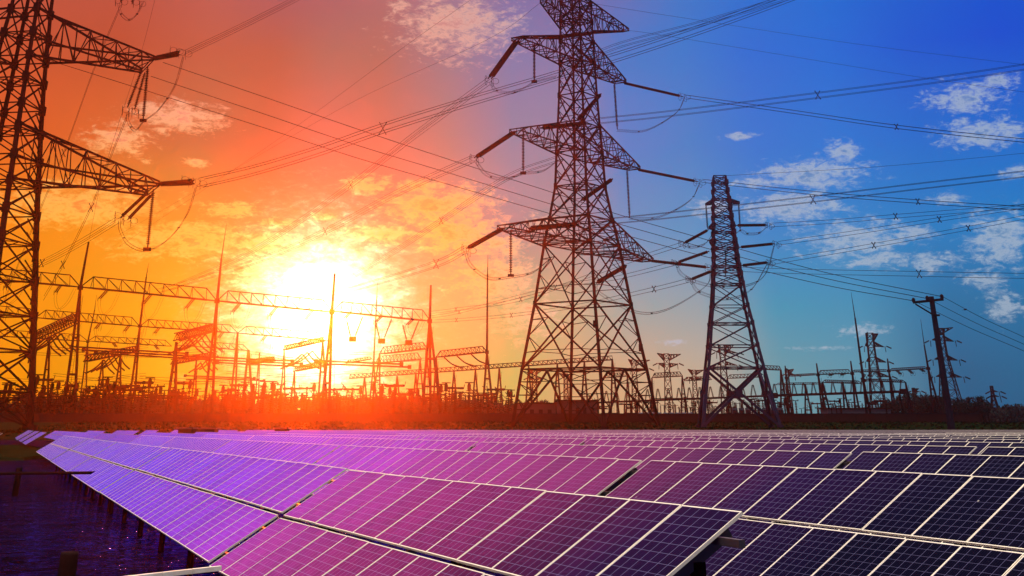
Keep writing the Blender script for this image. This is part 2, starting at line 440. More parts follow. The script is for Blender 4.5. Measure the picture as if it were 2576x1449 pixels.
# scattered grass tufts along the bank
gr = MB()
for i in range(5200):
    x = random.uniform(-170, 215); y = random.uniform(436, 552)
    z = 0
    for (ya, za), (yb, zb) in zip(prof, prof[1:]):
        if ya <= y <= yb: z = za + (zb - za) * (y - ya) / (yb - ya)
    h = random.uniform(.25, .75); w = random.uniform(.3, .9); a = random.uniform(0, 3.14)
    k = len(gr.v); dx, dy = math.cos(a) * w, math.sin(a) * w
    gr.v += [Vector((x - dx, y - dy, z - .02)), Vector((x + dx, y + dy, z - .02)), Vector((x + dx * .3 + .1, y, z + h))]
    gr.f.append((k, k + 1, k + 2))
tag(gr.build('bank_grass', M['grass']), 'rough grass growing on the bank below the wall', 'grass', None, 'stuff')

# ------------------------------------------------------------------ solar field
AZR = R(20.2); RD = Vector((-math.sin(AZR), math.cos(AZR), 0)); PD = Vector((math.cos(AZR), math.sin(AZR), 0))
TILT = R(30.5); cT, sT = math.cos(TILT), math.sin(TILT)
MW, ML, PITCH = 1.359, 1.63, 1.37
def slope(x, s, h=0.0):       # local point: x along the row, s up the slope, h above the glass plane
    return Vector((x, -s * cT + h * sT, s * sT + h * cT))
def module_mesh(mods, fw, name, th=.035, fm='frame'):
    """mods = list of (x0, s0) lower corners, one mesh with glass + frame"""
    v = []; f = []; mi = []; uvs = []
    def q(pts, m_, uv=None):
        k = len(v); v.extend(pts); f.append((k, k + 1, k + 2, k + 3)); mi.append(m_); uvs.append(uv or [(0, 0)] * 4)
    for (x0, s0) in mods:
        x1, s1 = x0 + MW, s0 + ML
        a = [(x0, s0), (x1, s0), (x1, s1), (x0, s1)]; i_ = [(x0 + fw, s0 + fw), (x1 - fw, s0 + fw), (x1 - fw, s1 - fw), (x0 + fw, s1 - fw)]
        q([slope(*p, -.006) for p in i_][::-1], 0, [(0, 1), (1, 1), (1, 0), (0, 0)])
        for j in range(4):
            j2 = (j + 1) % 4
            q([slope(*a[j]), slope(*i_[j]), slope(*i_[j2]), slope(*a[j2])], 1)       # top of the frame
            q([slope(*i_[j]), slope(*i_[j], -.006), slope(*i_[j2], -.006), slope(*i_[j2])], 1)
            q([slope(*a[j2]), slope(*a[j2], -th), slope(*a[j], -th), slope(*a[j])], 1)
        q([slope(*p, -th) for p in a], 1)
    me = bpy.data.meshes.new(name); me.from_pydata([tuple(p) for p in v], [], f)
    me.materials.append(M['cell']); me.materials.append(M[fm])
    ul = me.uv_layers.new(name='UVMap'); li = 0
    for pi, poly in enumerate(me.polygons):
        poly.material_index = mi[pi]
        for c in range(4): ul.data[li].uv = uvs[pi][c]; li += 1
    me.update(); return me
S0, S1 = 0.0, 1.72
PANEL = module_mesh([(0, 0)], .016, 'solar_panel')
FAR = {}
def far_mesh(n, fw):
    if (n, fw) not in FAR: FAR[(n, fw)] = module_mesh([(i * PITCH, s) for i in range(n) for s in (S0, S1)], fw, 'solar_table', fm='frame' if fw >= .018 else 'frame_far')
    return FAR[(n, fw)]
RAILS = {}
def support_meshes(n):
    if n in RAILS: return RAILS[n]
    L = n * PITCH; out = []
    for s in (.38, 1.25, 2.10, 2.97):
        m_ = MB(); a = slope(-.42, s, -.10); c = slope(L + .38, s, -.10)
        m_.bar(a, c, .075, caps=True)
        me = bpy.data.meshes.new('purlin'); me.from_pydata([tuple(p) for p in m_.v], [], m_.f); me.materials.append(M['rail']); out.append(('purlin', me))
    k = max(2, round(L / 5.4)); 
    for i in range(k):
        x = .35 + (L - .7) * i / (k - 1)
        raf = MB(); raf.bar(slope(x, .1, -.2), slope(x, 3.25, -.2), .10, caps=True)
        me = bpy.data.meshes.new('rafter'); me.from_pydata([tuple(p) for p in raf.v], [], raf.f); me.materials.append(M['rail']); out.append(('rafter', me))
        for s in (.55, 2.75):
            p = slope(x, s, -.22); ps = MB(); ps.bar((p.x, p.y, p.z), (p.x, p.y, -3.2), .19, caps=True, n=10)
            me = bpy.data.meshes.new('support_post'); me.from_pydata([tuple(p) for p in ps.v], [], ps.f); me.materials.append(M['pile']); out.append(('support_post', me))
        br = MB(); p1 = slope(x, 2.75, -.22); p0 = slope(x, 1.2, -.22)
        br.bar((p1.x, p1.y, p1.z - .9), p0, .06)
        me = bpy.data.meshes.new('brace'); me.from_pydata([tuple(p) for p in br.v], [], br.f); me.materials.append(M['rail']); out.append(('brace', me))
    RAILS[n] = out; return out

ROWZ = [-.80, -.70, -.60, -.54, -.50, -.48, -.46]
ROWV = [7.5, 15.5, 23.2, 31.2, 39.4]
TCA = []
def visible(w0, w1, v, zt):
    ok = False
    for w in (w0, (w0 + w1) / 2, w1, w0 + (w1 - w0) * .25, w0 + (w1 - w0) * .75):
        for dv, dz in ((0, 0), (-2.9, -1.69)):
            p = RD * w + PD * (v + dv)
            if p.y < 2: continue
            q_ = proj((p.x, p.y, CAMZ + zt + dz))
            if q_ and -60 < q_[0] < 2640 and q_[1] < 1560: ok = True
    return ok
k = 0
while True:
    v = ROWV[k] if k < len(ROWV) else ROWV[-1] + 8.1 * (k - len(ROWV) + 1)
    zt = ROWZ[min(k, 6)]
    if v > 300: break
    starts = []
    if k == 0: starts = [(14.0, 12), (31.15, 25), (66.0, 22), (97.0, 23), (129.6, 36)]
    else:
        w = {1: 32.0, 2: 34.1, 3: 38.6}.get(k, 31 + 2.5 * k + random.uniform(-.5, .5))
        w -= 33.45 * 4
        while w < 440: starts.append((w + .55, 24)); w += 33.45
    for (w0, n) in starts:
        w1 = w0 + n * PITCH
        pe = RD * w1 + PD * v
        if pe.y > YB - 4: continue
        if k > 0 and w0 > 230 and pe.x < -62 and k < 9 and random.random() < .35: continue
        if not visible(w0, w1, v, zt): continue
        mid = RD * ((w0 + w1) / 2) + PD * v
        TCA.append((mid.length, k, w0, n, v, zt))
    k += 1
for (v, w0, n, zt) in ((.5, 196, 22, -.62), (.2, 232, 24, -.6), (-.2, 268, 24, -.55), (-8, 262, 22, -.6), (-8.4, 300, 24, -.55), (-16, 300, 24, -.5), (7.2, 236, 24, -.6), (7.0, 272, 24, -.55), (6.8, 310, 24, -.5), (0, 306, 24, -.5), (-8, 340, 24, -.5), (-16, 338, 24, -.5), (-24, 345, 24, -.5), (7, 345, 24, -.5), (0, 342, 24, -.5)):
    TCA.append(((RD * (w0 + 15) + PD * v).length, 11, w0, n, v, zt))
TCA.sort()
print('tables', len(TCA))
ORD = ['front', 'second', 'third', 'fourth', 'fifth', 'sixth', 'seventh', 'eighth', 'ninth', 'tenth']
nearlabels = {
 (0, 0): 'front solar table of twelve panel columns filling the bottom centre, deep plum to navy',
 (0, 1): 'violet solar table beyond the open gap left of the front table, its lower edge over open water',
 (1, 0): 'solar table directly behind the front table, magenta on the left fading to plum, ending at a black bracket',
 (1, 'r'): 'navy solar table at the lower right with both panel tiers and its low edge over dark water',
}
NEARN = 16; idx = 0; stuffbits = []; percount = {}
for (dist, k, w0, n, v, zt) in TCA:
    vb = v - (2 * ML + .10) * cT; dz = random.uniform(-.02, .02)
    if (k, w0) == (0, 14.0): vb += .42
    base = RD * w0 + PD * vb; zb = CAMZ + zt - (2 * ML + .10) * sT + dz
    ang = math.atan2(RD.y, RD.x) + (R(1.75) if (k, w0) == (0, 14.0) else 0)
    pc = percount.setdefault(k, 0); percount[k] += 1
    seen = proj((RD * (w0 + n * PITCH / 2) + PD * (v - 1.4)) + Vector((0, 0, CAMZ + zt - .8)))
    if idx < NEARN or (k == 0 and dist < 120):
        side = 'left' if seen and seen[0] < 858 else ('middle' if seen and seen[0] < 1717 else 'right')
        if k == 0: lab = ['front solar table of twelve panel columns filling the bottom centre, plum to navy', 'violet solar table in the front row, left of the open gap above the water',
                          'hazy violet solar table in the front row, third from the camera', 'pale lilac solar table near the far left end of the front row', 'pale grey lilac solar table at the far left end of the front row'][[14.0, 31.15, 66.0, 97.0, 129.6].index(w0)]
        else: lab = '%s solar table, row %s from the front, %s nearest in it, picture %s' % (
            {'left': 'violet', 'middle': 'magenta and plum', 'right': 'near black navy'}[side], ORD[min(k, 9)], ['first', 'second', 'third', 'fourth', 'fifth', 'sixth', 'seventh'][min(pc, 6)], side)
        t = empty('solar_table', (base.x, base.y, zb), lab, 'solar table', 'tilted solar tables standing over the water', ang)
        for i in range(n):
            for s in (S0, S1):
                o = bpy.data.objects.new('solar_panel', PANEL); COL.objects.link(o); o.parent = t
                q_ = slope(i * PITCH, s, random.uniform(-.004, .004)); o.location = q_
                o.rotation_euler = (random.uniform(-.003, .003), random.uniform(-.002, .002), 0)
        for nm, me in support_meshes(n):
            o = bpy.data.objects.new(nm, me); COL.objects.link(o); o.parent = t
    elif idx < 290:
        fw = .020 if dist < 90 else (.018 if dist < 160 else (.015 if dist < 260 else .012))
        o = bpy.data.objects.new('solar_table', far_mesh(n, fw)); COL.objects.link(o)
        o.location = (base.x, base.y, zb); o.rotation_euler = (0, 0, ang)
        if dist < 130:
            lab = '%s solar table in the middle distance, %s row back, table number %s from the viewer' % ('violet' if seen[0] < 858 else ('magenta' if seen[0] < 1500 else 'navy'), ORD[min(k, 9)] if k < 10 else 'far', ['one', 'two', 'three', 'four', 'five', 'six', 'seven'][min(pc, 6)])
            tag(o, lab, 'solar table', 'solar tables in the middle distance')
        else: tag(o, 'small distant solar table in the dense rows towards the far bank', 'solar table', 'distant solar tables')
    else: stuffbits.append((base, zb, ang, n))
    idx += 1
if stuffbits:
    allm = []; src = far_mesh(24, .012)
    me = bpy.data.meshes.new('far_solar_rows'); vs = []; fs = []; mis = []; uvl = []
    for (bb, zb, ang, n) in stuffbits:
        mt = Matrix.Translation((bb.x, bb.y, zb)) @ Matrix.Rotation(ang, 4, 'Z'); o0 = len(vs)
        vs += [tuple(mt @ q_.co) for q_ in src.vertices]
        fs += [tuple(o0 + i for i in p.vertices) for p in src.polygons]; mis += [p.material_index for p in src.polygons]
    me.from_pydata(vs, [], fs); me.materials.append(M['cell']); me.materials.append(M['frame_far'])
    me.polygons.foreach_set('material_index', mis); me.uv_layers.new(name='UVMap')
    o = bpy.data.objects.new('far_solar_rows', me); COL.objects.link(o)
    tag(o, 'farthest rows of the solar field merging into bright lines before the bank', 'solar rows', None, 'stuff')

# ------------------------------------------------------------------ evening haze lit by the low sun
hz = MB().box((0, 435, 122), (1000, 1150, 248)).build('haze', M['wire'])
hm = bpy.data.materials.new('evening_haze'); hm.use_nodes = True; hn = hm.node_tree; hn.nodes.clear()
pv = hn.nodes.new('ShaderNodeVolumePrincipled'); pv.inputs['Density'].default_value = HD
pv.inputs['Color'].default_value = (.95, .80, .72, 1); pv.inputs['Anisotropy'].default_value = HG
ho = hn.nodes.new('ShaderNodeOutputMaterial'); hn.links.new(pv.outputs[0], ho.inputs['Volume'])
hz.data.materials.clear(); hz.data.materials.append(hm)
tag(hz, 'warm evening haze glowing towards the sun', 'haze', None, 'stuff')

# ------------------------------------------------------------------ piles, rails, huts by the water
def pile(x, ytop, Y, w, lab, z0=-.3):
    t = P(x, ytop, Y); m_ = MB()
    m_.lathe((t.x, t.y, z0), (t.x, t.y, t.z), [(0, w / 2), (.97, w / 2), (1, w / 2 * .93), (1, 0)], 16)
    tag(m_.build('mooring_pile', M['pile'], None, (t.x, t.y, 0), True), lab, 'pile', 'piles standing in the water')
pile(176, 1388, 27.0, .33, 'thick dark pile standing in the water at the bottom left')
pile(49, 1176, 78.0, .34, 'thinner dark pile farther out, crossed by a horizontal pipe')
a = P(-60, 1192, 77.5); c = P(262, 1189, 77.5)
tag(MB().bar(a, c, .16, caps=True, n=8).build('pontoon_pipe', M['pile'], None, a), 'thin dark pipe running level over the water beside the farther pile', 'pipe')
t = empty('walkway_rail', P(500, 1440, 24), 'pale metal rail crossing the water at the bottom edge', 'rail')
p0 = P(250, 1463, 24); p1 = P(556, 1429, 25.5)
m_ = MB()
for i in range(4):
    q0 = lerp(p0, p1, i / 4); q1 = lerp(p0, p1, (i + .985) / 4); m_.bar(q0, q1, .07, caps=True)
m_.build('top_rail', M['rail_light'], t)
MB().bar(p0 - Vector((0, 0, .2)), p1 - Vector((0, 0, .2)), .16, caps=True).build('beam', M['pile'], t)
def hut(x0, x1, yt, yb, Y, lab):
    a = P(x0, yb, Y); c = P(x1, yt, Y); w = c.x - a.x; zt = c.z
    t = empty('inverter_cabin', (a.x + w / 2, Y, 0), lab, 'cabin', 'inverter cabins in the field')
    MB().box((a.x + w / 2, Y + 1.6, zt / 2 + .2), (w, 3.2, zt - .4)).build('wall', M['hut'], t)
    MB().box((a.x + w / 2, Y + 1.6, zt + .05), (w + .5, 3.7, .22)).build('roof', M['rail'], t)
    MB().box((a.x + w * .3, Y - .03, zt * .45), (w * .22, .06, zt * .7)).build('door', M['rail'], t)
hut(447, 483, 1078.0, 1092, 232, 'small dark red cabin between the violet solar tables, left one')
hut(490, 540, 1078.5, 1092, 240, 'wider dark red cabin just right of a thin pole among the solar tables')
hut(690, 722, 1078, 1088, 262, 'small cabin farther right among the magenta solar tables')
# grassy spit at the left edge
sp = MB()
pts = [P(-120, 1119, 1), P(60, 1119, 1), P(118, 1128, 1), P(150, 1140, 1), P(60, 1150, 1), P(-120, 1153, 1)]
gpts = []
for p in pts:
    d = p - Vector((0, 0, CAMZ)); d *= (CAMZ - .35) / -d.z; gpts.append(Vector((d.x, d.y, .35)))
k0 = len(sp.v); ce = sum(gpts, Vector()) / len(gpts); sp.v += gpts + [Vector((p.x, p.y, -.2)) + (p - ce) * .02 for p in gpts] + [ce + Vector((0, 0, .25))]
n_ = len(gpts)
for i in range(n_): sp.f.append((i, (i + 1) % n_, 2 * n_)); sp.f.append((i, n_ + i, n_ + (i + 1) % n_, (i + 1) % n_))
tag(sp.build('grass_spit', M['grass']), 'low dark grassy spit in the water at the left edge', None, None, 'structure')

# ------------------------------------------------------------------ lattice pylons
def zat(x, y, Y): return P(x, y, Y).z
def truss(m_, A, B, n, w, wb, pat=0):
    """box truss between quads A and B (4 corner points each), n bays"""
    for i in range(4): m_.bar(A[i], B[i], w, w * .75)
    for s in range(n + 1):
        t = s / n; S = [lerp(A[i], B[i], t) for i in range(4)]
        if s > 0:
            for i in range(4): m_.bar(S[i], S[(i + 1) % 4], wb)
        if s < n:
            T = [lerp(A[i], B[i], (s + 1) / n) for i in range(4)]
            for i in range(4):
                j = (i + 1) % 4
                if (s + i + pat) % 2: m_.bar(S[i], T[j], wb)
                else: m_.bar(S[j], T[i], wb)
def corners(c, hd, z, a0):
    return [Vector((c[0] + hd * math.cos(R(a0 + 90 * i)), c[1] + hd * math.sin(R(a0 + 90 * i)), z)) for i in range(4)]
def body(t, c, lv, a0, mtl, wl, wb, zbase, style='X', double=False):
    """lv: [(z, half diagonal)], from the ground up"""
    for i in range(4):
        m_ = MB()
        for k, ((z0, h0), (z1, h1)) in enumerate(zip(lv, lv[1:])):
            f_ = 1 - .55 * k / len(lv)
            m_.bar(corners(c, h0, z0, a0)[i], corners(c, h1, z1, a0)[i], wl * f_, wl * f_ * .95)
        pb = corners(c, lv[0][1], lv[0][0], a0)[i]
        m_.box((pb.x, pb.y, pb.z), (wl * 2, wl * 2, wl * .8))
        for (z, h) in lv[2:-1]:
            q_ = corners(c, h, z, a0)[i]; m_.box(q_, (wl * 1.1, wl * 1.1, wl * 1.7))      # gusset plates
        m_.build('leg', mtl, t)
    br = MB()
    for k, ((z0, h0), (z1, h1)) in enumerate(zip(lv, lv[1:])):
        A = corners(c, h0, z0, a0); B = corners(c, h1, z1, a0); w = wb * (1.25 if k < 2 else 1)
        for i in range(4):
            j = (i + 1) % 4; mA = (A[i] + A[j]) / 2; mB = (B[i] + B[j]) / 2
            if k == 0 and style == 'X':            # splayed feet: inverted V to the waist
                br.bar(A[i], mB, w * 1.3); br.bar(A[j], mB, w * 1.3)
                for (fo, up) in ((A[i], B[i]), (A[j], B[j])):
                    for f_ in (.3, .55, .78):
                        pl = lerp(fo, up, f_); pd = lerp(fo, mB, f_); br.bar(pl, pd, wb * .7)
                        pl2 = lerp(fo, up, min(1, f_ + .2)); br.bar(pd, pl2, wb * .6)
            else:
                br.bar(A[i], B[j], w); br.bar(A[j], B[i], w)
                X = (A[i] + A[j] + B[i] + B[j]) / 4; sc_ = h0 / (h0 + h1); X = lerp(lerp(A[i], B[j], sc_), lerp(A[j], B[i], sc_), .5)
                if double:
                    for (e0, e1) in ((A[i], B[i]), (A[j], B[j])):
                        for f_ in (.25, .5, .75):
                            pl = lerp(e0, e1, f_)
                            tgt = lerp(e0, X, f_ * 2) if f_ <= .5 else lerp(e1, X, (1 - f_) * 2)
                            if f_ == .5:
                                q1 = lerp(e0, X, .5); q2 = lerp(e1, X, .5); br.bar(pl, q1, wb * .6); br.bar(pl, q2, wb * .6)
                            else: br.bar(pl, tgt, wb * .6)
                        q1 = lerp(e0, X, .5)
                    br.bar(lerp(A[i], X, .5), lerp(A[j], X, .5), wb * .55)
            br.bar(B[i], B[j], w)
        if k % 2 == 0 or k == 0:
            br.bar(B[0], B[2], wb * .7); br.bar(B[1], B[3], wb * .7)
            mm = [(B[i] + B[(i + 1) % 4]) / 2 for i in range(4)]
            for i in range(4): br.bar(mm[i], mm[(i + 1) % 4], wb * .7)
    br.build('lattice', mtl, t)
def rings(m_, c, r, w):
    m_.ring(c, r, w, (1, .25, .1)); m_.ring(c + Vector((r * .6, 0, r * .15)), r * .8, w, (.3, 1, .5), sq=.75)
def ins(t, p, q, r, ringr=0, nm='insulator'):
    m_ = MB(); m_.string(p, q, r)
    if ringr: rings(m_, Vector(q), ringr, ringr * .11)
    m_.build(nm, M['porcelain'], t)
def jumper(t, pts, w=.11, off=.55):
    m_ = MB(); sp_ = smooth_path(pts, 8)
    for dy in (-1, 1):
        m_.path([p + Vector((dy * off * .4, dy * off, dy * off * .5)) for p in sp_], w, 3)
        m_.path([p + Vector((-dy * off * .6, dy * off * .6, dy * off * -.7)) for p in sp_], w, 3)
    for k in (len(sp_) // 4, len(sp_) // 2, 3 * len(sp_) // 4):
        m_.box(sp_[k], (off * 1.4, off * 1.4, off * .5))
    m_.build('jumper_loop', M['wire'], t)

# --- central pylon
YC = 500.
ctr = P(1475, 1072, YC); hdpx = lambda px, Y, y: px * (Y * CT + (zat(CX, y, Y) - CAMZ) * ST) / F / .98
T1 = empty('transmission_pylon', (ctr.x, YC, ctr.z), 'tall dark central lattice pylon with three long crossarms, tallest in full view', 'pylon', None)
lvpx = [(1075, 186), (930, 158), (766, 122), (618, 95), (553, 80), (470, 63), (385, 58), (318, 53), (242, 48), (160, 44), (105, 42), (55, 40), (10, 38), (-40, 36)]
lv1 = [(zat(1475, y, YC), hdpx(h, YC, y)) for y, h in lvpx]
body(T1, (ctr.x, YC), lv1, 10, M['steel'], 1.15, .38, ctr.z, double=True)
armsC = [  # tip left, tip right, upper y, lower y, label
 ((1300, 96), (1562, 206), 100, 165), ((1296, 327), (1597, 424), 312, 390), ((1266, 570), (1630, 655), 550, 622), ((1366, 2), (1575, 76), 0, 75)]
tipsC = []
def hd_at(lv, z):
    for (z0, h0), (z1, h1) in zip(lv, lv[1:]):
        if z0 <= z <= z1: return h0 + (h1 - h0) * (z - z0) / (z1 - z0)
    return lv[-1][1]
for (tl, tr, yu, yl) in armsC:
    zu, zl = zat(1455, yu, YC), zat(1455, yl, YC)
    U = corners((ctr.x, YC), hd_at(lv1, zu), zu, 10); L = corners((ctr.x, YC), hd_at(lv1, zl), zl, 10)
    am = MB()
    for side, (tx, ty) in ((0, tl), (1, tr)):
        Yt = YC + (-1 if side == 0 else 1) * (24 + 16 * (yu / 560))
        tip = P(tx, ty, Yt)
        nrm = Vector((math.sin(R(55)), -math.cos(R(55)), 0))
        i0, i1 = (2, 3) if side == 0 else (1, 0)
        top = yu < 20
        hw = 2.6 if not top else 1.4; hh = .5
        Q = [tip - nrm * hw + Vector((0, 0, hh)), tip + nrm * hw + Vector((0, 0, hh)), tip + nrm * hw - Vector((0, 0, hh)), tip - nrm * hw - Vector((0, 0, hh))]
        if side == 0 and not top:       # raised knee near the left tip
            Ain = [U[i0], U[i1], L[i1], L[i0]]
        else: Ain = [U[i0], U[i1], L[i1], L[i0]]
        a2 = MB(); truss(a2, Ain, Q, 7, .50, .26)
        for f_ in (0.,):
            a2.bar(U[i0], L[i1], .3); a2.bar(U[i1], L[i0], .3)
        a2.build('crossarm', M['steel'], T1)
        tipsC.append(Q)
    am = None
I = lambda x0, y0, Y0, x1, y1, Y1, r, rr=0, t=T1: ins(t, P(x0, y0, Y0), P(x1, y1, Y1), r, rr)
for dx in (-4, 4):
    I(1304 + dx, 98, 475, 1232 + dx, 198, 452, .62, 0)
    I(1297 + dx * .8, 330, 470, 1196 + dx * .8, 397, 450, .62, 0)
    I(1267 + dx * .6, 574, 464, 1176 + dx * .6, 625, 446, .66, 0)
def ringset(t, x, y, Y, r=1.7):
    m_ = MB(); c = P(x, y, Y); rings(m_, c - Vector((r * .8, 0, 0)), r, .14); rings(m_, c + Vector((r * .6, 0, -.6)), r, .14); m_.build('grading_ring', M['wire'], t)
for (x, y, Y) in ((1232, 202, 452), (1194, 400, 450), (1174, 628, 446), (1718, 243, 555), (1756, 458, 555), (1785, 674, 555)): ringset(T1, x, y, Y)
I(1562, 207, 528, 1718, 243, 555, .62); I(1597, 425, 532, 1756, 457, 555, .62); I(1630, 655, 538, 1785, 673, 555, .62)
I(1344, 108, 478, 1344, 204, 478, .56); I(1316, 332, 474, 1316, 434, 474, .56); I(1285, 578, 468, 1285, 692, 468, .6)
I(1545, 206, 526, 1553, 326, 526, .55); I(1577, 424, 530, 1584, 548, 530, .55)
for (x, y, Y) in ((1344, 205, 478), (1316, 435, 474), (1285, 693, 468)):
    MB().box(P(x, y, Y), (2.2, 1.4, .8)).build('clamp', M['steel'], T1)
I(1375, 96, 480, 1492, 83, 505, .85); I(1360, 322, 478, 1478, 309, 505, .85); I(1330, 575, 474, 1452, 564, 505, .95)
I(1512, 236, 520, 1452, 303, 500, .85); I(1541, 450, 520, 1462, 505, 500, .85); I(1576, 668, 530, 1500, 712, 505, .9)
J = lambda t, *p: jumper(t, [P(*q) for q in p])
J(T1, (1232, 205, 452), (1250, 228, 455), (1295, 232, 465), (1344, 207, 478), (1400, 192, 490))
J(T1, (1194, 402, 450), (1225, 440, 455), (1270, 450, 465), (1316, 437, 474), (1365, 430, 485), (1398, 408, 495))
J(T1, (1170, 630, 446), (1185, 668, 450), (1230, 700, 458), (1285, 697, 468), (1340, 685, 480), (1385, 650, 495))
J(T1, (1722, 246, 555), (1700, 285, 550), (1625, 328, 540), (1553, 328, 526))
J(T1, (1760, 462, 555), (1735, 505, 550), (1660, 545, 540), (1584, 550, 530))
J(T1, (1788, 680, 555), (1775, 720, 550), (1680, 778, 540), (1600, 785, 530), (1510, 738, 510), (1500, 716, 505))
for (x, y, Y) in ((1497, 815, 487), (1612, 875, 497)):
    MB().box(P(x, y, Y), (1.5, .3, 2.4)).build('number_plate', M['steel'], T1)

# --- left pylon, mostly outside the frame
YL = 456.
c0 = P(-118, 1072, YL)
T0 = empty('transmission_pylon', (c0.x, YL, c0.z), 'nearest lattice pylon cut off by the left edge with two long arms reaching right', 'pylon', None)
lvp = [(1075, 187), (985, 176), (880, 160), (790, 146), (700, 133), (610, 118), (535, 107), (465, 97), (400, 89), (330, 79), (270, 72), (205, 64), (150, 59), (90, 54), (30, 48), (-40, 44), (-110, 40)]
lv0 = [(zat(-110, y, YL), hdpx(h, YL, y)) for y, h in lvp]
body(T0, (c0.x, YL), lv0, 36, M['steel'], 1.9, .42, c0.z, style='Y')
# inner climbing lattice of the right corner
cl = MB()
for i in range(24):
    z0 = lv0[0][0] + 1 + i * 4.6
    if z0 + 4.6 > lv0[-1][0]: break
    h0, h1 = hd_at(lv0, z0), hd_at(lv0, z0 + 4.6)
    for ia, ib in ((0, 3),):
        A = corners((c0.x, YL), h0, z0, 36); B = corners((c0.x, YL), h1, z0 + 4.6, 36)
        cl.bar(lerp(A[0], A[3], .10), lerp(B[0], B[3], .04), .4); cl.bar(A[0], lerp(B[0], B[3], .3), .35)
cl.build('climbing_frame', M['steel'], T0)
for (yu, yl, tipu, tipl, Yt) in ((28, 150, (388, 146), (357, 178), 486), (320, 462, (402, 462), (372, 486), 484), (-260, -130, (330, -150), (300, -130), 486)):
    zu, zl, zm = zat(-20, yu, YL), zat(-20, yl, YL), zat(-20, (yu + yl) / 2 + 14, YL)
    U = corners((c0.x, YL), hd_at(lv0, zu), zu, 36); L = corners((c0.x, YL), hd_at(lv0, zl), zl, 36)
    a2 = MB(); ta, tb = P(*tipu, Yt), P(*tipl, Yt - 6); up = Vector((0, 0, .7))
    Q = [ta + up, tb + up, tb - up, ta - up]
    truss(a2, [U[0], U[3], L[3], L[0]], Q, 8, .78, .32)
    Mi = corners((c0.x, YL), hd_at(lv0, zm), zm, 36)
    a2.bar(Mi[0], ta, .62); a2.bar(Mi[3], tb, .62)
    a2.build('crossarm', M['steel'], T0)
    lf = MB(); truss(lf, [U[1], U[2], L[2], L[1]], [v_ + Vector((-75, -20, -6)) for v_ in (U[1] * .5 + L[1] * .5, U[2] * .5 + L[2] * .5, U[2] * .5 + L[2] * .5, U[1] * .5 + L[1] * .5)], 7, .7, .32)
    lf.build('crossarm', M['steel'], T0)
I0 = lambda *a, rr=0: I(*a, rr, T0)
for d in (-3.5, 3.5):
    I0(387, 147 + d * .5, 486, 452, 134 + d, 470, .72); I0(401, 463 + d * .4, 484, 488, 458 + d, 470, .72)
for d in (-9, 9):
    I0(360 + d * .5, 180 + d * .2, 481, 330 + d, 272 + d * .3, 486, .66); I0(377 + d * .6, 486 + d * .3, 480, 312 + d, 550 + d * .3, 470, .66)
    I0(322 + d * 1.6, -60, 486, 318 + d * 1.6, 8 + d * .3, 490, .6)
I0(372, 166, 482, 360, 302, 482, .7); I0(386, 476, 480, 371, 626, 480, .74)
MB().box(P(360, 303, 482), (2.4, 1.5, 1.0)).build('clamp', M['steel'], T0); MB().box(P(370, 627, 480), (2.6, 1.6, 1.1)).build('clamp', M['steel'], T0)
for (x, y, Y) in ((460, 134, 470), (438, 128, 474), (496, 460, 470), (468, 454, 473), (318, 278, 486), (342, 282, 484), (300, 545, 470), (322, 553, 470), (300, 4, 490), (345, 8, 490)): ringset(T0, x, y, Y, 1.9)
J(T0, (462, 140, 470), (440, 215, 472), (400, 275, 476), (362, 305, 482), (340, 328, 484), (322, 305, 485), (320, 282, 486))
J(T0, (494, 468, 470), (470, 540, 472), (425, 600, 476), (371, 630, 480), (325, 615, 476), (303, 580, 472), (300, 552, 470))
J(T0, (298, 8, 490), (305, 35, 489), (325, 50, 488), (345, 35, 487), (360, 5, 486))

# --- second pylon, slimmer and bluish
YR = 478.
c2 = P(1857, 1070, YR)
T2 = empty('transmission_pylon', (c2.x, YR, c2.z), 'slimmer blue grey lattice pylon with flat top, right of the central pylon', 'pylon', None)
lvp = [(1072, 98), (926, 71), (871, 61), (815, 53), (771, 45), (716, 38), (690, 35.5), (671, 33), (648, 31), (625, 30), (607, 28.5), (585, 27), (567, 25.5), (545, 24), (522, 22.5), (502, 21), (480, 19), (460, 17.5), (444, 16)]
lv2 = [(zat(1840, y, YR), hdpx(h / .76, YR, y) * 1.0) for y, h in lvp]
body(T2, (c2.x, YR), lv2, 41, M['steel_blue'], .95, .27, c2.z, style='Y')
fx = MB()   # heavy crossing feet
A = corners((c2.x, YR), lv2[0][1], lv2[0][0], 41); B = corners((c2.x, YR), lv2[1][1], lv2[1][0], 41)
for i in range(4): fx.bar(A[i], B[(i + 1) % 4], .8); fx.bar(A[(i + 1) % 4], B[i], .8); m4 = (A[i] + A[(i + 1) % 4] + B[i] + B[(i + 1) % 4]) / 4; fx.box(m4 + Vector((0, 0, .8)), (2.4, 2.4, 2.2))
fx.build('foot_brace', M['steel_blue'], T2)
def arm2(yu, yl, pts, Y=YR, w=.34):
    zu, zl = zat(1840, yu, YR), zat(1840, yl, YR)
    U = corners((c2.x, YR), hd_at(lv2, zu), zu, 41); L = corners((c2.x, YR), hd_at(lv2, zl), zl, 41)
    for (x, y, Yt, right_) in pts:
        tip = P(x, y, Yt); i0, i1 = (0, 3) if right_ else (1, 2)
        Q = [tip + Vector((0, .5, .3)), tip + Vector((0, -.5, .3)), tip + Vector((0, -.5, -.3)), tip + Vector((0, .5, -.3))]
        a2 = MB(); truss(a2, [U[i0], U[i1], L[i1], L[i0]], Q, 4, w, w * .6); a2.build('crossarm', M['steel_blue'], T2)
arm2(503, 511, [(1775, 514, YR - 2, False), (1860, 510, YR + 2, True)])
arm2(600, 618, [(1785, 607, YR - 14, False), (1858, 622, YR + 14, True)])
arm2(655, 675, [(1790, 676, YR - 12, False), (1864, 668, YR + 12, True)])
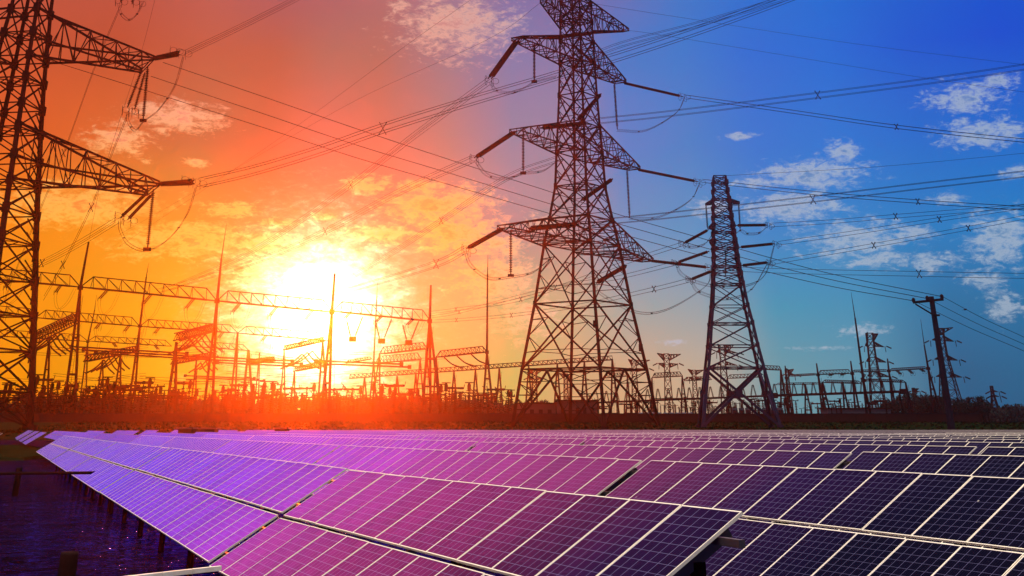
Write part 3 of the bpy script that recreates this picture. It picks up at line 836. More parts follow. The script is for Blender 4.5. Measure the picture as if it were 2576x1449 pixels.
arm2(560, 574, [(1783, 573, YR - 12, False), (1850, 568, YR + 12, True)])
I2 = lambda *a: ins(T2, P(a[0], a[1], a[2]), P(a[3], a[4], a[5]), a[6])
I2(1776, 516, YR, 1780, 576, YR, .4); I2(1858, 512, YR, 1862, 578, YR, .4); I2(1826, 628, YR - 8, 1825, 695, YR - 8, .4)
for q_ in ((1782, 578, 466, 1720, 612, 462), (1784, 632, 466, 1702, 661, 462), (1790, 682, 466, 1738, 703, 462), (1852, 567, 492, 1930, 566, 500), (1860, 622, 492, 1948, 613, 500), (1866, 668, 492, 1932, 660, 500)):
    I2(*q_, .55); ringset(T2, q_[3] + (4 if q_[3] > 1850 else -4), q_[4], q_[5], 1.1)
J(T2, (1720, 614, 462), (1740, 622, 465), (1775, 612, 470), (1800, 575, 476))
J(T2, (1702, 664, 462), (1715, 690, 465), (1760, 712, 470), (1820, 722, 478), (1880, 718, 485), (1925, 690, 492), (1948, 616, 500))
J(T2, (1738, 706, 462), (1760, 735, 465), (1830, 752, 475), (1890, 728, 487), (1930, 664, 500))
J(T2, (1930, 570, 500), (1910, 586, 496), (1880, 588, 492), (1862, 580, 488), (1845, 595, 484))

# --- distant pylons
def small_pylon(x, ybase, ytop, Y, hb, ht, arms, lab, a0=38, name='distant_pylon'):
    c = P(x, ybase, Y); zt = zat(x, ytop, Y); s = (Y * CT) / F
    t = empty(name, (c.x, Y, c.z), lab, 'pylon', 'distant pylons beyond the switchyard')
    n = 8; zs = [c.z - 2 + (zt - c.z + 2) * (1 - (1 - i / n) ** 1.25) for i in range(n + 1)]
    lv = [(z, (hb + (ht - hb) * min(1, ((z - c.z) / (zt - c.z)) / .72) if z > c.z else hb) * s * 1.3) for z in zs]
    lg = MB(); 
    for k in range(n):
        A = corners((c.x, Y), lv[k][1], lv[k][0], a0); B = corners((c.x, Y), lv[k + 1][1], lv[k + 1][0], a0)
        for i in range(4):
            j = (i + 1) % 4; lg.bar(A[i], B[i], s * 2.2); lg.bar(A[i], B[j], s * 1.1); lg.bar(A[j], B[i], s * 1.1); lg.bar(B[i], B[j], s * 1.1)
    lg.build('lattice', M['steel'], t)
    for (ya, xl, xr, dy, yo) in arms:
        z = zat(x, ya, Y); m_ = MB(); w = s * 1.7; hwid = ht * s * .9; xl -= 4; xr += 3
        for xe in (xl, xr):
            e = P(xe, ya, Y); tip = Vector((e.x, Y + (6 if xe > x else -6), z + yo * s)); sg = 1 if xe > x else -1
            for dyy in (-hwid, hwid):
                r1 = Vector((c.x + sg * hwid, Y + dyy, z)); r2 = r1 + Vector((0, 0, dy * s))
                m_.bar(r1, tip, w); m_.bar(r2, tip, w)
                for f_ in (.25, .5, .75): m_.bar(lerp(r1, tip, f_), lerp(r2, tip, f_ - .2), w * .7); m_.bar(lerp(r2, tip, f_), lerp(r1, tip, f_ - .2), w * .7)
        m_.build('crossarm', M['steel'], t)
        if yo <= 0:
            for xe in (xl, xr):
                sm = MB()
                e = P(xe, ya, Y); sg = 1 if xe > x else -1
                sm.bar((e.x, Y, z), (e.x + sg * 12 * s, Y, z - 5 * s), s * 2.6); sm.bar((e.x - sg * 4 * s, Y, z), (e.x - sg * 3 * s, Y, z - 14 * s), s * 1.4)
                sm.build('insulator', M['porcelain'], t)
    return t
small_pylon(2212, 1040, 838, 780, 21, 9, [(840, 2180, 2213, -16, 2), (871, 2174, 2227, 10, 0), (910, 2177, 2233, 10, 0), (947, 2180, 2242, 10, 0)], 'distant three armed pylon behind the right gantries, left of the leaning pole')
small_pylon(2396, 1040, 826, 760, 30, 8, [(828, 2346, 2386, -16, 2), (857, 2341, 2404, 10, 0), (905, 2347, 2414, 10, 0), (948, 2351, 2425, 10, 0)], 'distant three armed pylon partly hidden by the leaning concrete pole')
small_pylon(1684, 1040, 890, 860, 12, 7, [(892, 1655, 1712, -14, 2), (914, 1658, 1705, -10, -1)], 'distant pylon with two flaring arms between the two big pylons')
small_pylon(1828, 1040, 868, 820, 14, 7, [(870, 1806, 1846, -22, 3), (887, 1803, 1856, 8, 0), (918, 1806, 1855, 8, 0)], 'distant pylon seen through the legs of the blue grey pylon')
small_pylon(1752, 1040, 931, 930, 8, 5, [(932, 1732, 1770, -10, 2), (950, 1735, 1768, -6, 0)], 'small pale pylon left of the blue grey pylon base')
small_pylon(1600, 1040, 905, 950, 11, 6, [(907, 1583, 1634, -12, 2), (927, 1586, 1630, -8, 0)], 'distant pylon behind the right legs of the central pylon')
small_pylon(1989, 1040, 929, 960, 8, 4, [(931, 1980, 1998, -14, 3), (942, 1978, 2000, 5, 0)], 'tiny horned pylon above the right gantries')
small_pylon(2306, 1040, 976, 970, 5, 3, [(978, 2297, 2314, -7, 1), (984, 2296, 2315, -4, 0)], 'tiny pylon rising over the tree grove')
small_pylon(2505, 1040, 971, 970, 11, 3, [(985, 2494, 2514, 3, 0), (997, 2496, 2517, 3, 0)], 'thin far pylon over the low wood at the right edge')
small_pylon(1345, 1040, 930, 940, 8, 6, [(932, 1330, 1362, -9, 2), (950, 1333, 1360, -6, 0)], 'faint pylon behind the left legs of the central pylon')
small_pylon(1985 - 560, 1040, 940, 950, 7, 5, [(942, 1410, 1442, -9, 2)], 'faint pylon seen inside the base of the central pylon')

# ------------------------------------------------------------------ conductors
def line(pts, lab, n=4, gap=.9, w=.12, spacers=(), g='overhead conductor bundles', name='power_line'):
    P3 = [P(*q) for q in pts]; sp_ = smooth_path(P3, 8)
    t = empty(name, P3[0], lab, 'power line', g)
    offs = {1: [(0, 0)], 2: [(0, -.5), (0, .5)], 4: [(-.5, -.5), (.5, -.5), (.5, .5), (-.5, .5)]}[n]
    for (ox, oz) in offs:
        MB().path([p + Vector((ox * gap * .6, ox * gap * .6, oz * gap)) for p in sp_], w * 1.35, 3).build('conductor', M['wire'], t)
    for (x, y, Y) in spacers:
        c = P(x, y, Y); m_ = MB(); e = gap * .75
        m_.bar(c + Vector((-e * .6, 0, -e)), c + Vector((e * .6, 0, e)), .22); m_.bar(c + Vector((e * .6, 0, -e)), c + Vector((-e * .6, 0, e)), .22)
        for sx_ in (-1, 1):
            for sz_ in (-1, 1): m_.box(c + Vector((sx_ * e * .6, 0, sz_ * e)), (.34, .34, .34))
        m_.build('spacer', M['wire'], t)
line([(468, 133, 470), (600, 70, 480), (745, -3, 490), (900, -85, 500)], 'conductor bundle rising from the upper left arm to the top edge', 4, 1.6)
line([(505, 460, 470), (640, 428, 474), (800, 380, 480), (963, 323, 485), (1180, 255, 490), (1400, 190, 495), (1700, 95, 500), (2000, -12, 505), (2200, -90, 508)], 'heavy four wire bundle crossing from the lower left arm past the central pylon', 4, 2.9, .17, [(963, 323, 485)])
line([(1405, 190, 505), (1540, 120, 505), (1760, 60, 506), (2000, -12, 508)], 'bundle leaving the top of the central pylon to the top edge', 4, 1.8)
line([(410, 157, 470), (644, 237, 470), (900, 325, 470), (1132, 402, 472), (1392, 485, 472), (1547, 537, 472), (1792, 607, 470), (2075, 685, 464), (2369, 746, 452)], 'uppermost of three single wires running down right to the leaning pole', 1, 1, .17, g='single wires down to the pole')
line([(380, 192, 470), (644, 280, 470), (900, 366, 470), (1132, 436, 472), (1384, 513, 472), (1562, 565, 472), (1787, 627, 470), (2075, 700, 464), (2332, 751, 452)], 'middle of three single wires running down right to the leaning pole', 1, 1, .17, g='single wires down to the pole')
line([(112, 148, 460), (380, 232, 465), (644, 315, 470), (900, 398, 470), (1132, 465, 472), (1382, 537, 472), (1560, 588, 472), (1792, 650, 470), (2075, 717, 464), (2299, 757, 452)], 'lowest of three single wires running down right to the leaning pole', 1, 1, .17, g='single wires down to the pole')
for (a_, e_, lb) in (((2371, 746), (2580, 850), 'uppermost'), ((2334, 751), (2580, 868), 'middle'), ((2300, 757), (2580, 885), 'lowest')):
    line([(*a_, 452), ((a_[0] + e_[0]) / 2, (a_[1] + e_[1]) / 2 - 4 + 8, 440), (*e_, 430), (e_[0] + 120, e_[1] + 60, 420)], lb + ' wire from the leaning pole to the right edge', 1, 1, .13, g='wires right of the pole')
line([(1728, 243, 555), (2000, 282, 520), (2255, 319, 500), (2580, 354, 480), (2800, 372, 470)], 'bundle from the upper right insulator sloping gently down right', 4, 1.3, .12, [(2255, 319, 500)])
line([(1508, 304, 505), (1700, 284, 500), (2057, 240, 490), (2350, 202, 480), (2580, 168, 472), (2800, 130, 465)], 'bundle rising right across the blue sky, highest spacer on it', 4, 2.0, .13, [(2057, 239, 490)])
line([(1768, 455, 555), (2040, 485, 520), (2309, 507, 500), (2580, 524, 480), (2800, 534, 470)], 'bundle from the middle right insulator across the clouds', 4, 1.3, .12, [(2309, 507, 500)])
line([(1500, 560, 505), (1698, 540, 500), (2045, 501, 490), (2300, 470, 480), (2580, 437, 472), (2800, 405, 465)], 'bundle rising right behind the blue grey pylon top', 4, 2.0, .13, [(2045, 502, 490)])
line([(1940, 566, 500), (2100, 557, 495), (2253, 544, 490), (2580, 518, 480), (2800, 495, 475)], 'upper bundle from the right side of the blue grey pylon', 2, 1.3, .12, [(2253, 544, 490)])
line([(1958, 612, 500), (2150, 585, 495), (2363, 552, 490), (2580, 519, 480), (2800, 480, 475)], 'middle bundle from the right side of the blue grey pylon', 2, 1.3, .12, [(2363, 552, 490)])
line([(1940, 661, 500), (2198, 617, 495), (2436, 574, 490), (2580, 546, 480), (2800, 500, 475)], 'lower bundle from the right side of the blue grey pylon', 2, 1.3, .12, [(2198, 617, 495), (2436, 574, 490)])
line([(1790, 674, 555), (1980, 682, 530), (2312, 689, 500), (2580, 694, 480), (2800, 696, 470)], 'nearly level bundle low on the blue side of the sky', 2, 1.7, .13, [(2312, 689, 500)])
E_ = lambda pts, lb: line(pts, lb, 1, 1, .09, g='thin earth wires', name='earth_wire')
E_([(1485, 8, 500), (1700, 42, 500), (2150, 110, 490), (2580, 163, 480), (2800, 188, 470)], 'upper thin earth wire over the blue sky')
E_([(1578, 76, 510), (1700, 94, 508), (2287, 190, 490), (2580, 232, 480), (2800, 262, 470)], 'second thin earth wire over the blue sky')
E_([(1823, 442, 478), (2200, 420, 478), (2580, 385, 478), (2800, 360, 478)], 'thin earth wire from the top of the blue grey pylon')
E_([(1366, 2, 476), (1225, 100, 500), (900, 250, 600), (600, 420, 700), (300, 590, 800)], 'thin earth wire descending left from the central pylon top')
line([(1228, 205, 452), (1050, 335, 520), (882, 465, 600), (740, 565, 660), (600, 650, 720), (430, 725, 760)], 'upper bundle descending left from the central pylon to the gantries', 4, 2.0, .13, [(882, 465, 600)])
line([(1188, 400, 450), (1000, 485, 520), (818, 582, 600), (650, 655, 680), (400, 732, 760)], 'middle bundle descending left from the central pylon', 4, 2.0, .13, [(818, 582, 600)])
line([(1170, 628, 446), (1097, 664, 490), (940, 712, 600), (865, 732, 700), (760, 752, 760)], 'lower bundle descending left from the central pylon into the glow', 4, 2.0, .13, [(1097, 664, 490)])
line([(1400, 400, 500), (1270, 450, 520), (1110, 555, 600), (980, 640, 680), (870, 705, 760)], 'steep bundle from behind the central pylon down into the bright cloud', 4, 1.8, .12, [(1110, 555, 600)])
line([(1718, 613, 462), (1560, 665, 520), (1310, 753, 640), (1147, 778, 760), (1085, 786, 800)], 'upper bundle from the blue grey pylon left to the middle gantry', 2, 1.3, .13, [(1310, 753, 640), (1147, 778, 760)])
line([(1700, 662, 462), (1545, 700, 520), (1397, 723, 600), (1155, 785, 760), (1085, 797, 800)], 'middle bundle from the blue grey pylon left to the middle gantry', 2, 1.3, .13, [(1397, 723, 600), (1155, 785, 760)])
line([(1736, 704, 462), (1645, 727, 500), (1450, 770, 580), (1286, 793, 680), (1148, 805, 760), (1085, 808, 800)], 'lower bundle from the blue grey pylon left to the middle gantry', 2, 1.3, .13, [(1645, 727, 500), (1286, 793, 680), (1148, 805, 760)])
line([(296, 553, 470), (200, 612, 500), (105, 662, 540), (-60, 735, 600)], 'bundle from the lower left insulators down to the left edge', 4, 1.8, .12, [(105, 662, 540)])
line([(320, 292, 486), (272, 410, 500), (229, 522, 520), (158, 666, 560), (110, 750, 600)], 'steep bundle under the upper left arm falling to the gantries', 2, 1.9, .13, [(229, 522, 520), (158, 666, 560)])
line([(302, 18, 490), (240, 165, 510), (160, 385, 540), (75, 590, 580), (10, 760, 620)], 'long steep bundle at left falling from the top edge', 2, 1.9, .12, [(160, 385, 540)])
E_([(392, -10, 500), (350, 150, 520), (262, 430, 560), (225, 600, 600)], 'faint thin wire falling beside the left crossarms')
E_([(1190, -5, 500), (1000, 130, 560), (700, 350, 660), (300, 620, 780)], 'faint thin wire crossing the orange sky')

# ------------------------------------------------------------------ utility pole
Yp = 452.
pb, pt = P(2393, 1078, Yp), P(2347.5, 746, Yp)
zg = 2.2
up = empty('utility_pole', (pb.x, Yp, zg), 'leaning dark concrete utility pole with a single crossarm at right', 'pole')
MB().lathe((pb.x + .1, Yp, zg - 1), (pb.x - .2, Yp, pt.z), [(0, 1.25), (1, .82), (1, 0)], 16).build('post', M['concrete'], up, smooth=False)
MB().bar(P(2297, 761, Yp - 1), P(2373, 753, Yp - 1), .75, caps=True).build('crossarm', M['steel'], up)
MB().bar(P(2303, 765, Yp - 1.2), P(2351, 794, Yp - 1.2), .42).bar(P(2348, 793, Yp - 1.2), P(2364, 793, Yp - 1.2), .6, caps=True).build('brace', M['steel'], up)
for (x, y) in ((2299, 758), (2333.5, 753), (2370, 749)):
    a = P(x, y + 3, Yp - 1); MB().lathe(a, a + Vector((0, 0, 1.5)), [(0, .25), (.1, .62), (.4, .5), (.5, .66), (.8, .5), (1, .2)], 10).build('insulator', M['porcelain'], up)
bd = P(2428, 782, 446); m_ = MB(); m_.lathe(bd + Vector((-.5, 0, .3)), bd + Vector((.7, 0, .55)), [(0, .02), (.3, .22), (.6, .26), (.85, .17), (1, .02)], 8); m_.bar(bd + Vector((-.4, 0, .35)), bd + Vector((-1.0, 0, .15)), .14, .05)
tag(m_.build('bird', M['porcelain'], None, bd), 'small dark bird perched on the wire right of the leaning pole', 'bird')

# ------------------------------------------------------------------ switchyard
GZ = 5.3
wall_y = 552.
wa, wb_ = P(-260, 1044, wall_y), P(2467, 1049, wall_y)
wl_ = empty('perimeter_wall', ((wa.x + wb_.x) / 2, wall_y, 5.2), 'long dark red brick wall along the bank below the switchyard', 'wall')
L_ = wb_.x - wa.x; h_ = 3.05
MB().box((0, 0, h_ / 2 - .3), (L_, .5, h_ + .6)).build('brickwork', M['brick'], wl_).location = (0, 0, 0)
MB().box((0, 0, h_ + .1), (L_ + .4, .8, .2)).build('coping', M['concrete'], wl_).location = (0, 0, 0)
for i in range(36):
    MB().box((-L_ / 2 + L_ * i / 35, -.42, h_ / 2 - .3), (.9, .34, h_ + .6)).build('pier', M['brick'], wl_).location = (0, 0, 0)

def tower_posts(name, top, bases, Y, w, lab, grp=None, spike=None, joint=None):
    """top (x,y): head of the pole; joint: where the legs part; bases: feet"""
    T_ = P(*top, Y); t = empty(name, (P(bases[0][0], 1050, Y).x, Y, GZ), lab, 'gantry post' if name == 'gantry_post' else 'mast', grp)
    Jn = P(*joint, Y) if joint else T_
    if joint:
        MB().bar(Jn, T_, w, w * .62, caps=True, n=8).build('upper_shaft', M['steel'], t)
        MB().box(Jn, (w * 1.5, w * 1.5, w * 1.2)).build('head', M['steel'], t)
    if spike:
        S_ = P(*spike, Y); MB().bar(T_, S_, w * .45, .12, n=6).build('lightning_rod', M['steel'], t)
    feet = []
    for k, (bx, by) in enumerate(bases):
        f_ = P(bx, by, Y); f_.z = GZ; f_.y = Y + (k - (len(bases) - 1) / 2) * 3; f_.x = P(bx, by, Y).x; feet.append(f_)
        MB().bar(f_, Jn, w * .95, w * .85, n=8).build('leg', M['steel'], t)
    if len(feet) > 1:
        for q_ in (.35, .62): MB().bar(lerp(feet[0], Jn, q_), lerp(feet[1], Jn, q_), w * .6).build('tie_bar', M['steel'], t)
        m_ = MB()
        e = lerp(feet[0], Jn, .05)
        for i in range(18): q_ = lerp(feet[0], Jn, .1 + .045 * i) + Vector((w * .9, 0, 0)); m_.bar(q_ - Vector((w * .45, 0, 0)), q_ + Vector((w * .45, 0, 0)), .09)
        m_.bar(lerp(feet[0], Jn, .08) + Vector((w * 1.3, 0, 0)), lerp(feet[0], Jn, .94) + Vector((w * 1.3, 0, 0)), .12)
        m_.build('ladder', M['steel'], t)
    return t
def beam(x0, y0, x1, y1, h, Y0, Y1, n, lab, w=.34, taper=True, strings=(), dense=False, sl=None, grp='lattice gantry beams'):
    """lower chord from (x0,y0) to (x1,y1); h = height in photo units"""
    a, c = P(x0, y0, Y0), P(x1, y1, Y1)
    t = empty('gantry_beam', lerp(a, c, .5), lab, 'gantry beam', grp)
    s0, s1 = h * Y0 * CT / F, h * Y1 * CT / F; d = (c - a).normalized(); nr = Vector((-d.y, d.x, 0)).normalized()
    tz = lambda f_: (s0 + (s1 - s0) * f_)
    ta = (.085 if taper else 0)
    ch = MB(); wd = (s0 + s1) / 2 * .42
    lo = lambda f_, sg: lerp(a, c, f_) + nr * wd * sg * (0 if f_ in (0, 1) and taper else 1)
    hi = lambda f_: lerp(a, c, f_) + Vector((0, 0, tz(f_)))
    F0, F1 = ta, 1 - ta
    for sg in (-1, 1):
        ch.bar(lo(0, sg), lo(F0, sg), w).bar(lo(F0, sg), lo(F1, sg), w * 1.25).bar(lo(F1, sg), lo(1, sg), w)
        if taper: ch.bar(lo(0, sg), hi(F0), w).bar(lo(1, sg), hi(F1), w)
    ch.bar(hi(F0), hi(F1), w)
    if dense: ch.bar(hi(F0) + nr * wd, hi(F1) + nr * wd, w)
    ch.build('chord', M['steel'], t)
    wbm = MB()
    for i in range(n):
        f0 = F0 + (F1 - F0) * i / n; f1 = F0 + (F1 - F0) * (i + 1) / n; fm = (f0 + f1) / 2
        for sg in (-1, 1):
            wbm.bar(hi(f0), lo(f0, sg), w * .5); wbm.bar(hi(f0), lo(f1, sg), w * .5)
            if dense: wbm.bar(lo(f0, sg), hi(f1) + nr * wd, w * .5)
        wbm.bar(lo(f0, -1), lo(f1, 1), w * .4)
    wbm.bar(hi(F1), lo(F1, 1), w * .5)
    wbm.build('web', M['steel'], t)
    s = s0 / h
    for (f_, dx, dy, L) in strings:      # hanging tension strings
        p0 = lerp(a, c, f_); q0 = p0 + Vector((dx * s, 0, -dy * s))
        for off in (-.45, .45): MB().string(p0 + Vector((off, 0, 0)), q0 + Vector((off, 0, 0)), .55, .5, 6).build('insulator', M['porcelain'], t)
        r_ = MB(); r_.ring(q0 + Vector((-.8, 0, 0)), 1.0, .14, (1, .3, 0), 10); r_.ring(q0 + Vector((.8, 0, 0)), 1.0, .14, (1, .3, 0), 10); r_.build('grading_ring', M['wire'], t)
        if L:
            jp = MB()
            for off in (-.6, .6):
                e = Vector((off, 0, 0)); jp.path(smooth_path([q0 + e, q0 + e + Vector((4 * s, 0, -L * .6 * s)), q0 + e + Vector((16 * s, 0, -L * s)), q0 + e + Vector((32 * s, 2, -L * .55 * s)), q0 + e + Vector((42 * s, 4, dy * s * .7))], 4), .12, 3)
                jp.bar(q0 + e + Vector((16 * s, 0, -L * s)), q0 + e * .9 + Vector((12 * s, 0, -L * s - 40 * s)), .10)
            jp.build('jumper_loop', M['wire'], t)
    return t
ST3 = [(.2, -18, 22, 38), (.52, -18, 24, 38), (.83, -18, 24, 38)]
Y1_, Y2_, Y3_ = 620., 700., 790.
beam(-150, 690, 202, 722, 27, Y1_, Y1_, 8, 'upper left gantry beam passing behind the nearest pylon legs', .42, strings=[(.86, -10, 18, 40), (.5, -10, 18, 40)])
beam(202, 722, 546, 757, 28, Y1_, Y1_, 8, 'upper gantry beam between the thick bare post and the tall spiked mast', .42, strings=ST3)
beam(546, 757, 836, 785, 27, Y1_, Y1_, 8, 'upper gantry beam running from the spiked mast into the sun glare', .42, strings=ST3)
beam(838, 783, 1083, 808, 25, Y1_, Y1_, 8, 'upper gantry beam right of the sun with box weights below', .42, strings=[(.17, -12, 14, 0), (.5, -16, 14, 20), (.82, -16, 14, 24)])
beam(-120, 780, 90, 799, 20, Y2_, Y2_, 6, 'second row gantry beam at the left edge behind the pylon', .36)
beam(90, 799, 351, 821, 20, Y2_, Y2_, 10, 'second row gantry beam right of the nearest pylon', .36, strings=[(.3, -10, 14, 24), (.62, -10, 14, 24), (.9, -10, 14, 24)])
beam(351, 821, 598, 838, 18, Y2_, Y2_, 10, 'second row gantry beam below the spiked mast beam', .36, strings=[(.2, -10, 14, 0), (.5, -10, 14, 24), (.85, -10, 14, 24)])
beam(598, 838, 836, 858, 18, Y2_, Y2_, 9, 'second row gantry beam fading into the glare', .34, strings=[(.3, -10, 14, 0), (.7, -10, 14, 0)])
beam(-60, 842, 222, 859, 15, Y3_, Y3_, 9, 'third row gantry beam crossing behind the nearest pylon', .34)
beam(221, 858, 432, 871, 13, Y3_, Y3_, 9, 'third row gantry beam between the slim mast and the crowded posts', .34, strings=[(.3, 10, 10, 0), (.8, 10, 10, 0)])
beam(443, 868, 626, 882, 13, Y3_, Y3_, 9, 'third row gantry beam left of the sun', .34, strings=[(.6, 10, 10, 0)])
for (x0, y0, x1, y1, h, Ya, Yb, lb) in ((84, 862, 190, 812, 22, 610, 720, 'steeply receding dense lattice beam beside the nearest pylon'), (216, 909, 345, 884, 13, 640, 760, 'receding dense lattice beam under the third row left'),
        (444, 857, 540, 832, 17, 630, 730, 'receding dense lattice beam just left of the spiked mast'), (434, 916, 545, 896, 11, 700, 800, 'lower receding dense lattice beam left of the spiked mast'), (628, 916, 690, 908, 10, 720, 800, 'short receding lattice beam in the yellow glow'),
        (742, 934, 815, 920, 10, 700, 780, 'receding lattice beam at the foot of the sun glare'), (716, 880, 815, 858, 9, 700, 780, 'pale receding lattice beam in front of the sun')):
    beam(x0, y0, x1, y1, h, Ya, Yb, 16, lb, .42, dense=True, taper=False)
beam(954, 891, 1074, 877, 16, 760, 720, 11, 'lattice beam right of the sun, upper of two stepped ones', .36)
beam(944, 914, 1060, 904, 16, 830, 790, 11, 'lattice beam right of the sun, lower of two stepped ones', .34)
beam(870, 914, 935, 903, 6, 830, 800, 9, 'short faint lattice beam left of the slim mast', .3)
beam(1097, 899, 1225, 885, 14, 700, 660, 11, 'lattice beam ending at the tall slim mast left of the central pylon', .38)
beam(880, 952, 1540, 905, 9, 760, 700, 60, 'very long thin lattice beam rising right behind the central pylon', .36, taper=False)
beam(1641, 950, 1717, 946, 10, 760, 750, 8, 'small gantry beam between the two big pylons', .34)
beam(1521, 951, 1578, 946, 9, 800, 790, 7, 'small gantry beam behind the right leg of the central pylon', .32)
beam(1722, 958, 1790, 955, 8, 800, 790, 8, 'faint small beam left of the blue grey pylon', .3)
beam(1829, 952, 1925, 948, 8, 800, 790, 9, 'beam seen through the blue grey pylon legs', .32)
beam(1918, 929, 1965, 931, 9, 740, 740, 5, 'short beam at the right leg of the blue grey pylon', .36)
beam(1985, 947, 2057, 943, 4, 900, 880, 14, 'thin far beam right of the blue grey pylon', .3)
beam(2058, 942, 2142, 939, 9, 720, 715, 9, 'clear gantry beam between two bare posts on the right', .38, strings=[(.45, -10, 4, 0), (.8, -10, 4, 0)])
beam(2142, 936, 2236, 934, 4.5, 760, 750, 14, 'thin beam behind the tall right lightning mast', .32, strings=[(.25, 10, 9, 0), (.65, 10, 9, 0)])
beam(2236, 933, 2335, 927, 5, 740, 730, 16, 'thin beam ending at the farther right lightning mast', .34, strings=[(.2, 10, 9, 0), (.5, 10, 9, 0), (.8, 10, 6, 0)])
beam(2068, 962, 2168, 965, 6, 700, 700, 16, 'lower thin beam left of the right lightning mast', .34)
beam(2175, 958, 2279, 962, 5, 700, 700, 16, 'lower thin beam right of the right lightning mast', .34)
beam(1950, 968, 2066, 966, 4, 820, 820, 16, 'lower far beam right of the blue grey pylon', .28)
GP = 'steel posts of the gantries'
tower_posts('gantry_post', (223, 609), [(160, 1048), (186, 1048)], Y1_, 1.35, 'thick bare post with flat top left of the first open sky', GP, None, (202, 724))
tower_posts('lightning_mast', (557, 651), [(512, 1048), (532, 1048)], Y1_, 1.35, 'tallest spiked mast of the left switchyard', None, (570, 562), (546, 758))
tower_posts('lightning_mast', (368, 697), [(321, 1048), (334, 1048)], Y2_, 1.2, 'slim spiked mast behind the upper left gantry beam', None, (374, 662), (352, 820))
tower_posts('lightning_mast', (238, 780), [(198, 1048), (214, 1048)], Y3_, .95, 'shorter spiked mast just right of the thick bare post', None, (243, 742), (221, 860))
tower_posts('lightning_mast', (842, 688), [(829, 1048), (805, 1048)], Y1_, 1.5, 'blunt post standing in front of the sun glare', None, None, (835, 785))
tower_posts('lightning_mast', (948, 745), [(926, 1048), (950, 1048)], Y2_, .9, 'slim spiked mast right of the sun', None, (949.5, 710), (940, 912))
tower_posts('gantry_post', (1084, 717), [(1060, 1048), (1112, 1048), (1083, 1048)], Y1_, 1.4, 'bare post on spreading legs right of the sun', GP, None, (1081, 808))
tower_posts('lightning_mast', (1226.5, 690), [(1212, 1048), (1244, 1048)], 660, 1.2, 'tall slim spiked mast on spread legs left of the central pylon', None, (1227.5, 641), (1225, 886))
tower_posts('lightning_mast', (2151, 800), [(2180, 1060), (2196, 1060)], 610, 1.15, 'tall pale spiked mast leaning left on the blue side', None, (2141, 735), (2172, 957))
tower_posts('lightning_mast', (2325, 868), [(2346, 1048), (2374, 1048)], 690, 1.1, 'farther spiked mast just left of the leaning pole', None, (2316, 803), (2335, 927))
for i, (tp, bs, Y, w, jn, lb) in enumerate([
  ((598, 836), [(577, 1048), (590, 1048)], 700, 1.1, None, 'post under the second row beam right of the spiked mast'),
  ((625, 880), [(607, 1048), (640, 1048)], 760, 1.5, None, 'stout splayed post in the yellow glow'),
  ((653, 887), [(652, 1048), (636, 1048)], 800, .9, None, 'thin post right of the stout splayed post'),
  ((444, 860), [(418, 1048), (440, 1048)], 640, 1.5, None, 'stout double post carrying a receding beam'),
  ((304, 886), [(281, 1048), (302, 1048)], 700, 1.0, None, 'thin double post under the left receding beam'),
  ((125, 850), [(100, 1048), (118, 1048)], 640, 1.1, None, 'thin double post right of the nearest pylon legs'),
  ((258, 905), [(238, 1048), (262, 1048)], 740, 1.0, None, 'short double post between two receding beams'),
  ((494, 906), [(478, 1048), (492, 1048)], 780, 1.0, None, 'short double post left of the spiked mast legs'),
  ((715, 880), [(704, 1048), (718, 1048)], 760, .9, None, 'splayed post at the left of the glare'), ((812, 858), [(798, 1048), (826, 1048)], 740, 1.3, None, 'splayed post in the glare beside the blunt post'),
  ((741, 934), [(728, 1048), (742, 1048)], 720, .9, None, 'short splayed post under the glare'),
  ((955, 891), [(930, 1048), (956, 1048)], 760, 1.0, None, 'splayed post carrying the upper stepped beam'),
  ((1072, 878), [(1066, 1048), (1090, 1048)], 720, 1.0, None, 'post carrying the right end of the upper stepped beam'),
  ((1057, 905), [(1040, 1048), (1070, 1048)], 790, 1.0, None, 'post carrying the right end of the lower stepped beam'),
  ((1097, 899), [(1088, 1048), (1112, 1048)], 700, 1.1, None, 'post carrying the beam left of the tall slim mast'),
  ((1640, 950), [(1636, 1048), (1646, 1048)], 760, .9, None, 'left post of the small gantry between the pylons'), ((1716, 946), [(1712, 1048), (1734, 1048)], 750, .9, None, 'right post of the small gantry between the pylons'),
  ((1964, 930), [(1962, 1048), (1986, 1048)], 720, 1.1, None, 'splayed post right beside the blue grey pylon'),
  ((1540, 903), [(1536, 1048), (1560, 1048)], 700, 1.1, None, 'post at the high right end of the very long beam'),
  ((1829, 952), [(1826, 1048), (1836, 1048)], 800, .9, None, 'post inside the blue grey pylon'), ((1578, 946), [(1574, 1048), (1590, 1048)], 790, .9, None, 'post behind the right leg of the central pylon'),
  ((1975, 920), [(1984, 1048), (1996, 1048)], 720, 1.0, (1978, 951), 'bare post first right of the blue grey pylon'),
  ((2054, 914), [(2068, 1048), (2084, 1048)], 720, 1.1, (2058, 943), 'bare post at the left end of the clear right beam'),
  ((2140, 908), [(2150, 1048), (2168, 1048)], 715, 1.1, (2144, 940), 'bare post at the right end of the clear right beam'),
  ((2232.5, 902), [(2246, 1048), (2260, 1048)], 740, 1.1, (2236, 933), 'bare post behind the distant three armed pylon'),
  ((2068, 962), [(2070, 1048), (2096, 1048)], 700, 1.1, None, 'left post of the lower right beams'), ((2120, 963), [(2122, 1048), (2142, 1048)], 700, 1.0, None, 'middle post of the lower right beams'),
  ((2026, 967), [(2022, 1048), (2046, 1048)], 760, 1.0, None, 'post under the bus pipe between bare posts'), ((2278, 962), [(2284, 1030), (2300, 1030)], 700, 1.0, None, 'last post at the right end of the lower beam')]):
    tower_posts('gantry_post', tp, bs, Y, w, lb, GP, None, jn)
